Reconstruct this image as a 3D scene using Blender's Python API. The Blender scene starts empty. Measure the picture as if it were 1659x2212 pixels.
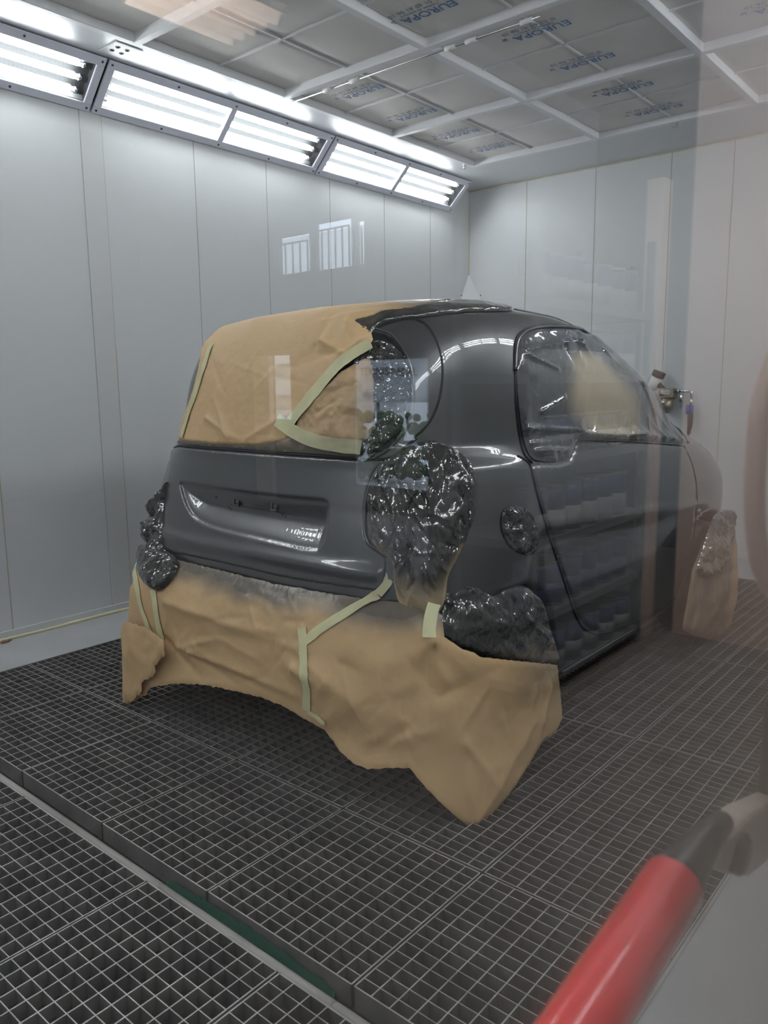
import bpy, math, random
import numpy as np
from mathutils import Vector, Matrix, noise
from mathutils.geometry import delaunay_2d_cdt
random.seed(7)
sc = bpy.context.scene
COL = sc.collection
PI = math.pi

# ------------------------------------------------------------------ camera model
H = 1.266
FPX, CX, CY = 1690.9, 829.5, 1106.0
yaw, pitch, roll = math.radians(40.140), math.radians(9.222), math.radians(0.628)
fw = np.array([math.cos(yaw)*math.cos(pitch), math.sin(yaw)*math.cos(pitch), -math.sin(pitch)])
rt = np.cross(fw, [0, 0, 1]); rt /= np.linalg.norm(rt)
dn = np.cross(fw, rt)
r2 = rt*math.cos(roll)+dn*math.sin(roll); d2 = -rt*math.sin(roll)+dn*math.cos(roll)
CM = np.array([r2, d2, fw]); ORG = np.array([0, 0, H])

def proj(P):
    q = (np.asarray(P)-ORG) @ CM.T
    return CX+FPX*q[..., 0]/q[..., 2], CY+FPX*q[..., 1]/q[..., 2]
def ray(u, v):
    d = CM.T @ np.array([(u-CX)/FPX, (v-CY)/FPX, 1.0]); return d
def onpl(u, v, ax, val):
    d = ray(u, v); t = (val-ORG[ax])/d[ax]; return ORG+t*d

cam = bpy.data.cameras.new('camera'); co = bpy.data.objects.new('camera', cam); COL.objects.link(co)
cam.sensor_fit = 'VERTICAL'; cam.sensor_height = 36; cam.sensor_width = 27; cam.lens = FPX/2212*36
cam.clip_start = 0.01; cam.clip_end = 100
m = Matrix(((r2[0], -d2[0], -fw[0], 0), (r2[1], -d2[1], -fw[1], 0), (r2[2], -d2[2], -fw[2], H), (0, 0, 0, 1)))
co.matrix_world = m
cam.dof.use_dof = True; cam.dof.focus_distance = 2.9; cam.dof.aperture_fstop = 7.5
sc.camera = co
sc.view_settings.view_transform = 'Standard'; sc.view_settings.look = 'None'
sc.view_settings.exposure = 0.55; sc.view_settings.gamma = 1

# ------------------------------------------------------------------ materials
def mat(name, col=(.5, .5, .5), rough=.5, metal=0, spec=.5, coat=0, emis=None, es=1, bump=None, var=None, alpha=1):
    m = bpy.data.materials.new(name); m.use_nodes = True
    nt = m.node_tree; b = nt.nodes['Principled BSDF']
    b.inputs['Base Color'].default_value = (*col, 1); b.inputs['Roughness'].default_value = rough
    b.inputs['Metallic'].default_value = metal; b.inputs['Specular IOR Level'].default_value = spec
    b.inputs['Coat Weight'].default_value = coat; b.inputs['Coat Roughness'].default_value = .03
    b.inputs['Alpha'].default_value = alpha
    if emis: b.inputs['Emission Color'].default_value = (*emis, 1); b.inputs['Emission Strength'].default_value = es
    tc = nt.nodes.new('ShaderNodeTexCoord')
    if bump:
        sc_, st, dist = bump
        n = nt.nodes.new('ShaderNodeTexNoise'); n.inputs['Scale'].default_value = sc_; n.inputs['Detail'].default_value = 4
        nt.links.new(tc.outputs['Object'], n.inputs['Vector'])
        bp = nt.nodes.new('ShaderNodeBump'); bp.inputs['Strength'].default_value = st; bp.inputs['Distance'].default_value = dist
        nt.links.new(n.outputs['Fac'], bp.inputs['Height']); nt.links.new(bp.outputs['Normal'], b.inputs['Normal'])
    if var:
        sc_, c2, lo, hi = var
        n = nt.nodes.new('ShaderNodeTexNoise'); n.inputs['Scale'].default_value = sc_; n.inputs['Detail'].default_value = 5
        nt.links.new(tc.outputs['Object'], n.inputs['Vector'])
        r = nt.nodes.new('ShaderNodeMapRange'); r.inputs[1].default_value = lo; r.inputs[2].default_value = hi
        mx = nt.nodes.new('ShaderNodeMix'); mx.data_type = 'RGBA'
        mx.inputs[6].default_value = (*col, 1); mx.inputs[7].default_value = (*c2, 1)
        nt.links.new(n.outputs['Fac'], r.inputs[0]); nt.links.new(r.outputs[0], mx.inputs[0]); nt.links.new(mx.outputs[2], b.inputs['Base Color'])
    return m

def masking_mat(name, kraft, dark, rough, coat, bscale, bstr, bdist, detail=3, metal=0, rough_dark=None):
    """kraft paper / clear film carrying grey over-spray (attribute 'spray' is the amount of paint on it)"""
    m = bpy.data.materials.new(name); m.use_nodes = True
    nt = m.node_tree; L = nt.links; b = nt.nodes['Principled BSDF']
    at = nt.nodes.new('ShaderNodeAttribute'); at.attribute_name = 'spray'
    tc = nt.nodes.new('ShaderNodeTexCoord')
    n = nt.nodes.new('ShaderNodeTexNoise'); n.inputs['Scale'].default_value = 9; n.inputs['Detail'].default_value = 6
    L.new(tc.outputs['Object'], n.inputs['Vector'])
    ma = nt.nodes.new('ShaderNodeMath'); ma.operation = 'MULTIPLY_ADD'; ma.inputs[1].default_value = .5; ma.inputs[2].default_value = -.25
    L.new(n.outputs['Fac'], ma.inputs[0])
    ad = nt.nodes.new('ShaderNodeMath'); ad.operation = 'ADD'; ad.use_clamp = True
    L.new(at.outputs['Fac'], ad.inputs[0]); L.new(ma.outputs[0], ad.inputs[1])
    mu = nt.nodes.new('ShaderNodeMapRange'); mu.inputs[1].default_value = .1; mu.inputs[2].default_value = .9
    L.new(ad.outputs[0], mu.inputs[0])
    mx = nt.nodes.new('ShaderNodeMix'); mx.data_type = 'RGBA'
    mx.inputs[6].default_value = (*kraft, 1); mx.inputs[7].default_value = (*dark, 1)
    L.new(mu.outputs[0], mx.inputs[0])
    L.new(mx.outputs[2], b.inputs['Base Color'])
    b.inputs['Roughness'].default_value = rough
    if rough_dark is not None:
        rr = nt.nodes.new('ShaderNodeMapRange'); rr.inputs[3].default_value = rough; rr.inputs[4].default_value = rough_dark
        L.new(mu.outputs[0], rr.inputs[0]); L.new(rr.outputs[0], b.inputs['Roughness'])
    b.inputs['Coat Weight'].default_value = coat; b.inputs['Coat Roughness'].default_value = .06
    b.inputs['Metallic'].default_value = metal
    n2 = nt.nodes.new('ShaderNodeTexNoise'); n2.inputs['Scale'].default_value = bscale; n2.inputs['Detail'].default_value = detail
    n2.inputs['Distortion'].default_value = .6
    L.new(tc.outputs['Object'], n2.inputs['Vector'])
    s = nt.nodes.new('ShaderNodeMath'); s.operation = 'SUBTRACT'; s.inputs[1].default_value = .5; L.new(n2.outputs['Fac'], s.inputs[0])
    a = nt.nodes.new('ShaderNodeMath'); a.operation = 'ABSOLUTE'; L.new(s.outputs[0], a.inputs[0])
    bp = nt.nodes.new('ShaderNodeBump'); bp.inputs['Strength'].default_value = bstr; bp.inputs['Distance'].default_value = bdist
    L.new(a.outputs[0], bp.inputs['Height']); L.new(bp.outputs['Normal'], b.inputs['Normal']); L.new(bp.outputs['Normal'], b.inputs['Coat Normal'])
    return m

M = {}
M['wall'] = mat('booth_wall_white', (.70, .71, .72), .38, spec=.5, bump=(2.0, .05, .01))
M['seam'] = mat('wall_seam', (.42, .42, .40), .5)
M['seam_hi'] = mat('yellow_sealant', (.66, .60, .42), .6)
M['soffit'] = mat('soffit_metal', (.70, .71, .73), .33, metal=.2)
M['beam'] = mat('ceiling_beam_white', (.80, .80, .82), .35)
M['filter'] = mat('filter_pad', (.86, .82, .78), .95, bump=(160, .3, .002), var=(3, (.76, .73, .70), .35, .7))
M['blue'] = mat('blue_print', (.08, .19, .42), .8)
M['greyp'] = mat('grey_print', (.22, .26, .32), .8)
M['fixture'] = mat('fixture_frame', (.74, .75, .84), .4, metal=.0)
M['reflector'] = mat('fixture_reflector', (.062, .064, .066), .9, spec=0)
M['tube'] = mat('fluorescent_tube', (1, 1, 1), .4, emis=(.93, .97, 1.0), es=14)
M['chrome'] = mat('chrome', (.75, .76, .78), .18, metal=1)
M['screw'] = mat('screw_dark', (.10, .10, .12), .4, metal=.6)
M['concrete'] = mat('concrete_floor', (.42, .425, .43), .6, var=(3.5, (.36, .37, .375), .35, .7), bump=(40, .15, .004))
M['pit'] = mat('pit_filter_mat', (.060, .060, .064), .75, bump=(22, .9, .03), var=(1.1, (.032, .036, .055), .4, .65))
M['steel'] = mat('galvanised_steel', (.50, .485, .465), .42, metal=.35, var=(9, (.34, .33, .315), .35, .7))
M['steels'] = mat('darkened_steel_side', (.22, .215, .21), .5, metal=.3, var=(9, (.12, .12, .125), .35, .7))  # darker colour put on side faces so the grating cells look dark
M['steelf'] = mat('galvanised_frame', (.42, .41, .40), .48, metal=.3, var=(5, (.30, .295, .29), .35, .7))
M['steelp'] = mat('painted_steel_channel', (.42, .40, .38), .5, metal=.1, var=(5, (.33, .315, .30), .35, .7))
M['paint'] = mat('dark_grey_paint', (.088, .088, .090), .32, metal=.5, coat=1.0)
M['paint2'] = mat('dark_grey_paint_panel', (.088, .088, .090), .32, metal=.5, coat=1.0)
M['black'] = mat('black_gap', (.006, .006, .007), .5)
M['rubber'] = mat('black_rubber', (.015, .015, .016), .55)
M['kraft'] = masking_mat('kraft_masking_paper', (.64, .43, .225), (.15, .125, .10), .60, 0.0, 26, .30, .005, rough_dark=.26)
M['film'] = masking_mat('masking_film', (.50, .37, .22), (.034, .032, .030), .10, 1.0, 24, .35, .008, 1)
M['filmw'] = masking_mat('window_masking_film', (.46, .37, .25), (.06, .062, .065), .15, 1.0, 14, .2, .008, 1)
M['tape'] = masking_mat('masking_tape', (.72, .69, .40), (.30, .275, .19), .6, 0.0, 40, .3, .004)
M['red'] = mat('red_plastic_tube', (.85, .045, .055), .22, coat=.5)
M['blackp'] = mat('black_plastic', (.02, .02, .021), .35)
M['taupe'] = mat('taupe_enamel', (.40, .32, .28), .4)
M['brass'] = mat('nickel_brass', (.42, .36, .28), .35, metal=.85)
M['bluep'] = mat('blue_plastic', (.03, .09, .42), .35)
M['green'] = mat('green_overspray', (.02, .15, .11), .55)
M['white'] = mat('white_plastic', (.75, .75, .75), .4)
M['pink'] = mat('terracotta_plaster', (.80, .60, .50), .8, var=(2, (.72, .54, .46), .3, .7))
M['dim'] = mat('workshop_wall', (.16, .16, .165), .85)
M['dimroof'] = mat('workshop_roof', (.06, .06, .06), .9)
M['wfloor'] = mat('workshop_floor', (.34, .29, .25), .6)
M['shelf'] = mat('shelf_steel', (.20, .21, .22), .5)
M['can_blue'] = mat('can_blue_label', (.03, .05, .14), .4)
M['can_white'] = mat('can_white_label', (.27, .275, .28), .45)
M['can_metal'] = mat('can_metal', (.22, .225, .23), .3, metal=.7)
M['sign'] = mat('banner_cloth', (.62, .64, .68), .8)
M['ink'] = mat('banner_ink', (.05, .05, .08), .8)
M['build'] = mat('white_render', (.80, .79, .76), .8)
M['leaf'] = mat('hedge_leaf', (.05, .11, .03), .7, bump=(30, 1, .05))
M['fibro'] = mat('fibre_cement', (.55, .42, .33), .85, var=(14, (.42, .31, .25), .4, .7))

gm = bpy.data.materials.new('door_glass'); gm.use_nodes = True
nt = gm.node_tree; nt.nodes.clear()
out = nt.nodes.new('ShaderNodeOutputMaterial'); tr = nt.nodes.new('ShaderNodeBsdfTransparent'); gl = nt.nodes.new('ShaderNodeBsdfGlossy')
gl.inputs['Roughness'].default_value = 0; gl.inputs['Color'].default_value = (1, 1, 1, 1); tr.inputs['Color'].default_value = (.985, .99, .985, 1)
lw = nt.nodes.new('ShaderNodeLayerWeight'); lw.inputs['Blend'].default_value = .5
pw = nt.nodes.new('ShaderNodeMath'); pw.operation = 'POWER'; pw.inputs[1].default_value = 5
ml = nt.nodes.new('ShaderNodeMath'); ml.operation = 'MULTIPLY_ADD'; ml.inputs[1].default_value = .95; ml.inputs[2].default_value = .045
mx = nt.nodes.new('ShaderNodeMixShader')
nt.links.new(lw.outputs['Facing'], pw.inputs[0]); nt.links.new(pw.outputs[0], ml.inputs[0]); nt.links.new(ml.outputs[0], mx.inputs[0])
nt.links.new(tr.outputs[0], mx.inputs[1]); nt.links.new(gl.outputs[0], mx.inputs[2]); nt.links.new(mx.outputs[0], out.inputs['Surface'])
M['glass'] = gm

# ------------------------------------------------------------------ helpers
def empty(name, loc, label=None, cat=None, group=None):
    o = bpy.data.objects.new(name, None); COL.objects.link(o); o.location = loc
    tag(o, label, cat, group); return o
def tag(o, label=None, cat=None, group=None, kind=None):
    if label: o['label'] = label
    if cat: o['category'] = cat
    if group: o['group'] = group
    if kind: o['kind'] = kind
    return o
def wloc(p):
    v = Vector((0, 0, 0))
    while p: v += p.location; p = p.parent
    return v
def mesh(name, verts, faces, m, parent=None, smooth=False, attr=None, mats=None, fm=None, uv=None):
    me = bpy.data.meshes.new(name); off = wloc(parent)
    V = [(v[0]-off[0], v[1]-off[1], v[2]-off[2]) for v in verts]
    me.from_pydata(V, [], [list(f) for f in faces]); me.update()
    for q in (mats or [m]): me.materials.append(q)
    if fm is not None: me.polygons.foreach_set('material_index', fm)
    if smooth: me.polygons.foreach_set('use_smooth', [True]*len(me.polygons))
    if attr is not None:
        a = me.attributes.new('spray', 'FLOAT', 'POINT'); a.data.foreach_set('value', np.asarray(attr, dtype=np.float32))
    o = bpy.data.objects.new(name, me); COL.objects.link(o); o.parent = parent
    return o
class MB:
    def __init__(s): s.v = []; s.f = []; s.m = []; s.k = 0
    def add(s, vs, fs):
        b = len(s.v); s.v += [tuple(v) for v in vs]; s.f += [[b+i for i in f] for f in fs]; s.m += [s.k]*len(fs)
    def box(s, a, b):
        x0, y0, z0 = a; x1, y1, z1 = b
        s.add([(x0,y0,z0),(x1,y0,z0),(x1,y1,z0),(x0,y1,z0),(x0,y0,z1),(x1,y0,z1),(x1,y1,z1),(x0,y1,z1)],
              [(0,3,2,1),(4,5,6,7),(0,1,5,4),(1,2,6,5),(2,3,7,6),(3,0,4,7)])
    def obox(s, o, ax, ay, az):
        o, ax, ay, az = map(np.asarray, (o, ax, ay, az))
        c = [o+i*ax+j*ay+k*az for k in (0, 1) for (i, j) in ((0,0),(1,0),(1,1),(0,1))]
        f = [(0,3,2,1),(4,5,6,7),(0,1,5,4),(1,2,6,5),(2,3,7,6),(3,0,4,7)]
        if np.dot(np.cross(ax, ay), az) < 0: f = [q[::-1] for q in f]
        s.add(c, f)
    def tube(s, pts, r, n=10, cap=True, closed=False):
        pts = [np.asarray(p, float) for p in pts]; N = len(pts)
        rs = r if hasattr(r, '__len__') else [r]*N
        vs = []; up = None
        for i, p in enumerate(pts):
            if closed: t = pts[(i+1) % N]-pts[i-1]
            else: t = pts[min(i+1, N-1)]-pts[max(i-1, 0)]
            t = t/(np.linalg.norm(t)+1e-12)
            if up is None:
                up = np.array([0, 0, 1.]) if abs(t[2]) < .9 else np.array([1., 0, 0])
            u = up-np.dot(up, t)*t; u /= (np.linalg.norm(u)+1e-12); up = u; w = np.cross(t, u)
            for k in range(n):
                a = 2*PI*k/n; vs.append(p+rs[i]*(math.cos(a)*u+math.sin(a)*w))
        fs = []
        for i in range(N if closed else N-1):
            j = (i+1) % N
            for k in range(n):
                fs.append((i*n+k, i*n+(k+1) % n, j*n+(k+1) % n, j*n+k))
        if cap and not closed: fs.append(tuple(range(n))[::-1]); fs.append(tuple((N-1)*n+k for k in range(n)))
        s.add(vs, fs)
    def lathe(s, base, axis, prof, n=20):
        base = np.asarray(base, float); t = np.asarray(axis, float); t /= np.linalg.norm(t)
        u = np.cross(t, [0, 0, 1.]) if abs(t[2]) < .9 else np.cross(t, [1., 0, 0]); u /= np.linalg.norm(u); w = np.cross(t, u)
        vs = [base+h*t+r*(math.cos(2*PI*k/n)*u+math.sin(2*PI*k/n)*w) for (r, h) in prof for k in range(n)]
        fs = [(i*n+k, i*n+(k+1) % n, (i+1)*n+(k+1) % n, (i+1)*n+k) for i in range(len(prof)-1) for k in range(n)]
        fs.append(tuple(range(n))[::-1]); fs.append(tuple((len(prof)-1)*n+k for k in range(n)))
        s.add(vs, fs)
    def build(s, name, m, parent=None, smooth=False, mats=None):
        return mesh(name, s.v, s.f, m, parent, smooth, mats=mats, fm=s.m if mats else None)
def box(name, a, b, m, parent=None):
    q = MB(); q.box(a, b); return q.build(name, m, parent)
def struct(o): o['kind'] = 'structure'; return o
def bevel(o, w=.003, seg=2):
    md = o.modifiers.new('bevel', 'BEVEL'); md.width = w; md.segments = seg; md.limit_method = 'ANGLE'; return o
ORD = ['first', 'second', 'third', 'fourth', 'fifth', 'sixth', 'seventh', 'eighth', 'ninth', 'tenth', 'eleventh', 'twelfth', 'thirteenth', 'fourteenth', 'fifteenth', 'sixteenth']

# ------------------------------------------------------------------ room shell
YL, XB, YR, XF = 3.971, 5.891, .085, -2.62      # left wall, back wall, door wall (inner face), rear end
ZC, ZT = 2.894, 2.930
q = MB(); q.box((XF-.08, YL, -.5), (XB+.08, YL+.08, 3.1))
q.k = 1
for x in (1.165, 1.735, 2.30, 2.425, 3.015, 3.575, 4.16, 4.75, 5.33): q.box((x-.002, YL-.0015, .04), (x+.002, YL, 2.7))
q.k = 2
for x in (1.7385, 2.3035, 2.4285, 3.0185, 3.5785, 4.1635): q.box((x-.0012, YL-.002, .04), (x+.0012, YL, 1.3+random.random()*.3))
q.k = 3
q.box((2.302, YL-.004, .04), (2.423, YL, 2.7))
M['post'] = mat('wall_post_white', (.68, .68, .68), .35)
struct(q.build('wall_left', None, mats=[M['wall'], M['seam'], M['seam_hi'], M['post']]))
q = MB(); q.box((XB, YR-.1, -.5), (XB+.08, YL+.08, 3.1))
q.k = 1
for y in (3.41, 2.81, 2.23, 1.80, 1.2, .6): q.box((XB-.0015, y-.002, .04), (XB, y+.002, ZC))
q.k = 2
for y in (3.413, 2.813, 2.233, 1.803): q.box((XB-.002, y-.001, .04), (XB, y+.001, ZC))
struct(q.build('wall_back', None, mats=[M['wall'], M['seam'], M['seam_hi']]))
# yellow sealant beads
q = MB()
pts = [(XB-.002, y, ZC-.004+.002*math.sin(y*37)) for y in np.linspace(YR, YL, 60)]
q.tube(pts, .005, 6)
q.tube([(XB-.004, YL-.004, z) for z in np.linspace(2.2, ZC, 10)], .005, 6)
struct(q.build('trim_1', M['seam_hi'], smooth=True))
# skirting channel + sealant along the floor
q = MB(); q.box((XF, YL-.012, 0), (XB, YL-.002, .045)); q.box((XB-.012, YR, 0), (XB-.002, YL-.012, .045))
struct(q.build('baseboard_left', M['wall']))
q = MB(); q.tube([(x, YL-.018+.004*math.sin(x*9), .006) for x in np.linspace(XF, XB, 90)], [.008+.004*abs(math.sin(x*5.1)*math.sin(x*13)) for x in np.linspace(XF, XB, 90)], 6)
struct(q.build('trim_2', M['seam_hi'], smooth=True))
# right (door) wall with the window opening
wx0, wx1, wz0, wz1 = -.45, .60, .80, 1.75
q = MB(); Y0, Y1 = .030, YR
q.box((XF, Y0, -.5), (wx0, Y1, 3.1)); q.box((wx1, Y0, -.5), (XB, Y1, 3.1))
q.box((wx0, Y0, -.5), (wx1, Y1, wz0)); q.box((wx0, Y0, wz1), (wx1, Y1, 3.1))
struct(q.build('wall_right', M['wall']))
struct(box('wall_front', (XF-.08, YR, -.5), (XF, YL, 3.1), M['wall']))
win = struct(box('window_1', (wx0, .055, wz0), (wx1, .059, wz1), M['glass']))
q = MB()
for a, b in (((wx0, .028, wz0-.02), (wx1, .052, wz0+.012)), ((wx0, .028, wz1-.012), (wx1, .052, wz1+.02)), ((wx0-.02, .028, wz0-.02), (wx0+.012, .052, wz1+.02)), ((wx1-.012, .028, wz0-.02), (wx1+.02, .052, wz1+.02))): q.box(a, b)
fr = q.build('window_frame', M['rubber'], win)
# floor borders and pit
q = MB(); q.box((XF, 3.52, -.5), (XB, YL, 0)); q.box((XF, YR, -.5), (XB, .515, 0)); q.box((5.27, .515, -.5), (XB, 3.52, 0)); q.box((XF, .515, -.5), (-.02, 3.52, 0))
q.k = 1; q.box((XF, .515, -.6), (5.27, 3.52, -.30))
q.k = 2; q.box((XF, 3.514, -.2), (5.27, 3.522, .003)); q.box((XF, .512, -.2), (5.27, .52, .003)); q.box((5.264, .515, -.2), (5.272, 3.52, .003))
struct(q.build('floor', None, mats=[M['concrete'], M['pit'], M['steelf']]))
# corner gusset plate
q = MB()
a = (XB, YL, 2.21); b = (XB-.17, YL-.001, 1.93); c = (XB-.001, YL-.17, 1.93)
a2 = (XB-.004, YL-.004, 2.21); b2 = (XB-.175, YL-.008, 1.90); c2 = (XB-.008, YL-.175, 1.90)
q.add([a2, b2, c2, a, (XB-.175, YL, 1.90), (XB, YL-.175, 1.90), (XB-.33, YL-.008, 1.60), (XB-.008, YL-.33, 1.60), (XB-.33, YL, 1.60), (XB, YL-.33, 1.60)],
      [(0, 1, 2), (0, 3, 4, 1), (0, 2, 5, 3), (1, 6, 7, 2), (1, 4, 8, 6), (2, 7, 9, 5), (6, 8, 9, 7)])
gp = q.build('corner_plate', M['wall'])
tag(gp, 'white triangular plate across the far corner of the two walls', 'plate')
for p in ((XB-.13, YL-.012, 2.02), (XB-.012, YL-.13, 2.02)):
    s = MB(); s.lathe(p, (-1, -1, 0), [(.006, 0), (.006, .003), (.003, .005)], 8); s.build('screw', M['screw'], gp)

# ------------------------------------------------------------------ ceiling
XG = [-1.512, -.544, .424, 1.392, 2.36, 3.328, 4.296, 5.264]; YG = [3.516, 2.512, 1.508, .504]
q = MB()
q.box((XF, 3.516, ZC), (XB, YL, ZC+.02)); q.box((XF, YR, ZC), (XB, .504, ZC+.02)); q.box((5.264, .504, ZC), (XB, 3.516, ZC+.02)); q.box((XF, .504, ZC), (XG[2], 3.516, ZC+.02))
q.box((XF-.08, YR-.06, 3.06), (XB+.08, YL+.08, 3.14))
struct(q.build('ceiling', M['soffit']))
q = MB()
for x in XG[2:]: q.box((x-.022, .504, ZC-.004), (x+.022, 3.516, ZT+.03))
for y in YG: q.box((XG[2]-.022, y-.022, ZC-.003), (5.286, y+.022, ZT+.03))
bm_ = bevel(struct(q.build('trim_3', M['beam'])), .003, 1)
q = MB()
for i in range(2, 7):
    x = (XG[i]+XG[i+1])/2; q.box((x-.0045, .504, ZT-.006), (x+.0045, 3.516, ZT+.012))
for j in range(3):
    y = (YG[j]+YG[j+1])/2; q.box((XG[2], y-.0045, ZT-.006), (5.264, y+.0045, ZT+.012))
struct(q.build('trim_4', M['beam']))
# filter pads
def pad_mesh(w, l, sag):
    n = 10; V = []; F = []
    for i in range(n+1):
        for j in range(n+1):
            a = i/n; b = j/n; e = (4*a*(1-a)*4*b*(1-b))**.35
            V.append((a*w-w/2, b*l-l/2, .004-sag*e+.0015*noise.noise(Vector((a*5, b*5, sag*99)))))
    for i in range(n):
        for j in range(n):
            k = i*(n+1)+j; F.append((k, k+1, k+n+2, k+n+1))
    b0 = len(V)
    V += [(-w/2, -l/2, .03), (w/2, -l/2, .03), (w/2, l/2, .03), (-w/2, l/2, .03)]
    F.append((b0, b0+1, b0+2, b0+3))
    r = [i*(n+1) for i in range(n+1)]; F.append(tuple(r+[b0+1, b0])[::1])
    r = [i*(n+1)+n for i in range(n+1)]; F.append(tuple(r[::-1]+[b0+3, b0+2]))
    return V, F
padm = []
for k in range(3):
    V, F = pad_mesh(.478, .496, .006+.004*k)
    me = bpy.data.meshes.new('filter_pad'); me.from_pydata(V, [], F); me.materials.append(M['filter'])
    me.polygons.foreach_set('use_smooth', [True]*len(me.polygons)); padm.append(me)
texts = [(a_*.966, b_*.966) for a_, b_ in [(3.19, 2.40), (3.714, 2.10), (4.215, 2.10), (4.747, 2.10), (5.225, 2.10), (3.74, 3.29), (4.265, 3.305), (4.781, 3.32), (5.21, 3.30), (2.70, 2.2), (2.70, 1.1), (3.2, 1.1), (3.714, 1.1), (4.215, 1.1)]]
def text_obj(name, s, size, m, parent, loc, R, ext=.0004, al='CENTER'):
    cu = bpy.data.curves.new(name, 'FONT'); cu.body = s; cu.size = size; cu.align_x = al; cu.extrude = ext; cu.resolution_u = 2
    cu.materials.append(m); o = bpy.data.objects.new('tmp', cu); COL.objects.link(o)
    bpy.context.view_layer.update()
    me = bpy.data.meshes.new_from_object(o); bpy.data.objects.remove(o)
    o = bpy.data.objects.new(name, me); COL.objects.link(o)
    if not len(me.materials): me.materials.append(m)
    o.parent = parent; o.matrix_local = Matrix.Translation(Vector(loc)-wloc(parent)) @ R.to_4x4()
    return o
Rc = Matrix(((0, 1, 0), (1, 0, 0), (0, 0, -1)))
RcI = Rc @ Matrix(((1, .3, 0), (0, 1, 0), (0, 0, 1)))
k = 0
for i in range(2, 7):
    for a in range(2):
        for j in range(3):
            for b in range(2):
                x = XG[i]+(.242 if a == 0 else .726); y = YG[j]-(.251 if b == 0 else .753)
                row = (6-i)*2+(1-a); colm = j*2+b
                if x < 2.3 and y < 2: continue
                o = bpy.data.objects.new('ceiling_filter', padm[(k*7) % 3]); COL.objects.link(o); o.location = (x, y, ZT); k += 1
                hit_ = [t for t in texts if abs(t[0]-x) < .242 and (y-.25) < t[1] <= (y+.25)]
                tag(o, 'grey ceiling filter pad, %s out from back wall, %s away from left wall' % (ORD[row], ORD[colm]), 'filter', 'ceiling filter pads in the white grid')
                for (tx, ty) in hit_:
                    z = ZT-.0125
                    text_obj('printed_brand', 'EUROPA', .078, M['blue'], o, (tx-.03, ty-.02, z), Rc)
                    text_obj('printed_brand', 'ir', .05, M['blue'], o, (tx-.045, ty+.17, z), Rc)
                    text_obj('printed_line', 'Cabines de peinture', .026, M['greyp'], o, (tx-.056, ty-.0, z), Rc)
                    text_obj('printed_number', '\u00a9 01 69 41 06 10', .040, M['greyp'], o, (tx-.095, ty+.01, z), Rc)
# thin tube with fittings clipped under the long beam
ar = empty('air_tube', (3.37, 3.5, ZC-.012), 'thin grey tube with white fittings clipped beneath the long ceiling beam', 'tube')
q = MB(); q.tube([(3.372, 3.50, ZC-.012), (3.372, 1.9, ZC-.012)], .006, 8); q.build('pipe', M['chrome'], ar, True)
q = MB()
for y in (3.25, 3.05, 2.42, 2.3, 2.0):
    q.tube([(3.372, y, ZC-.012), (3.372, y-.06, ZC-.012)], .011, 10)
q.build('fitting', M['white'], ar, True)
for (u_, v_, lab) in ((1463, 268, 'small clear nozzle on the ceiling edge above the back wall'), (1003, 360, 'small clear nozzle at the ceiling corner above the far tube light')):
    p = onpl(u_, v_, 2, ZC-.01); q = MB(); q.lathe(p+np.array([0, 0, .01]), (0, 0, -1), [(.012, 0), (.012, .006), (.006, .008), (.006, .016), (.009, .018), (.009, .026)], 12)
    q.tube([p+np.array([0, .0, -.012]), p+np.array([-.01, .03, -.016])], .004, 6)
    tag(q.build('ceiling_nozzle', M['chrome']), lab, 'nozzle')
# cover plate with four holes on the soffit
cp = empty('cover_plate', (2.36, 3.63, ZC), 'white cover plate with four round holes above the gap between two tube lights', 'plate')
q = MB(); q.box((2.275, 3.55, ZC-.006), (2.425, 3.71, ZC-.001)); bevel(q.build('plate', M['wall'], cp), .002)
for (x, y) in ((2.315, 3.60), (2.315, 3.65), (2.365, 3.60), (2.365, 3.65)):
    q = MB(); q.lathe((x, y, ZC-.006), (0, 0, -1), [(.012, -.001), (.012, .002), (.009, .0022), (.009, -.0)], 14); q.build('cable_hole', M['screw'], cp)

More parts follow.
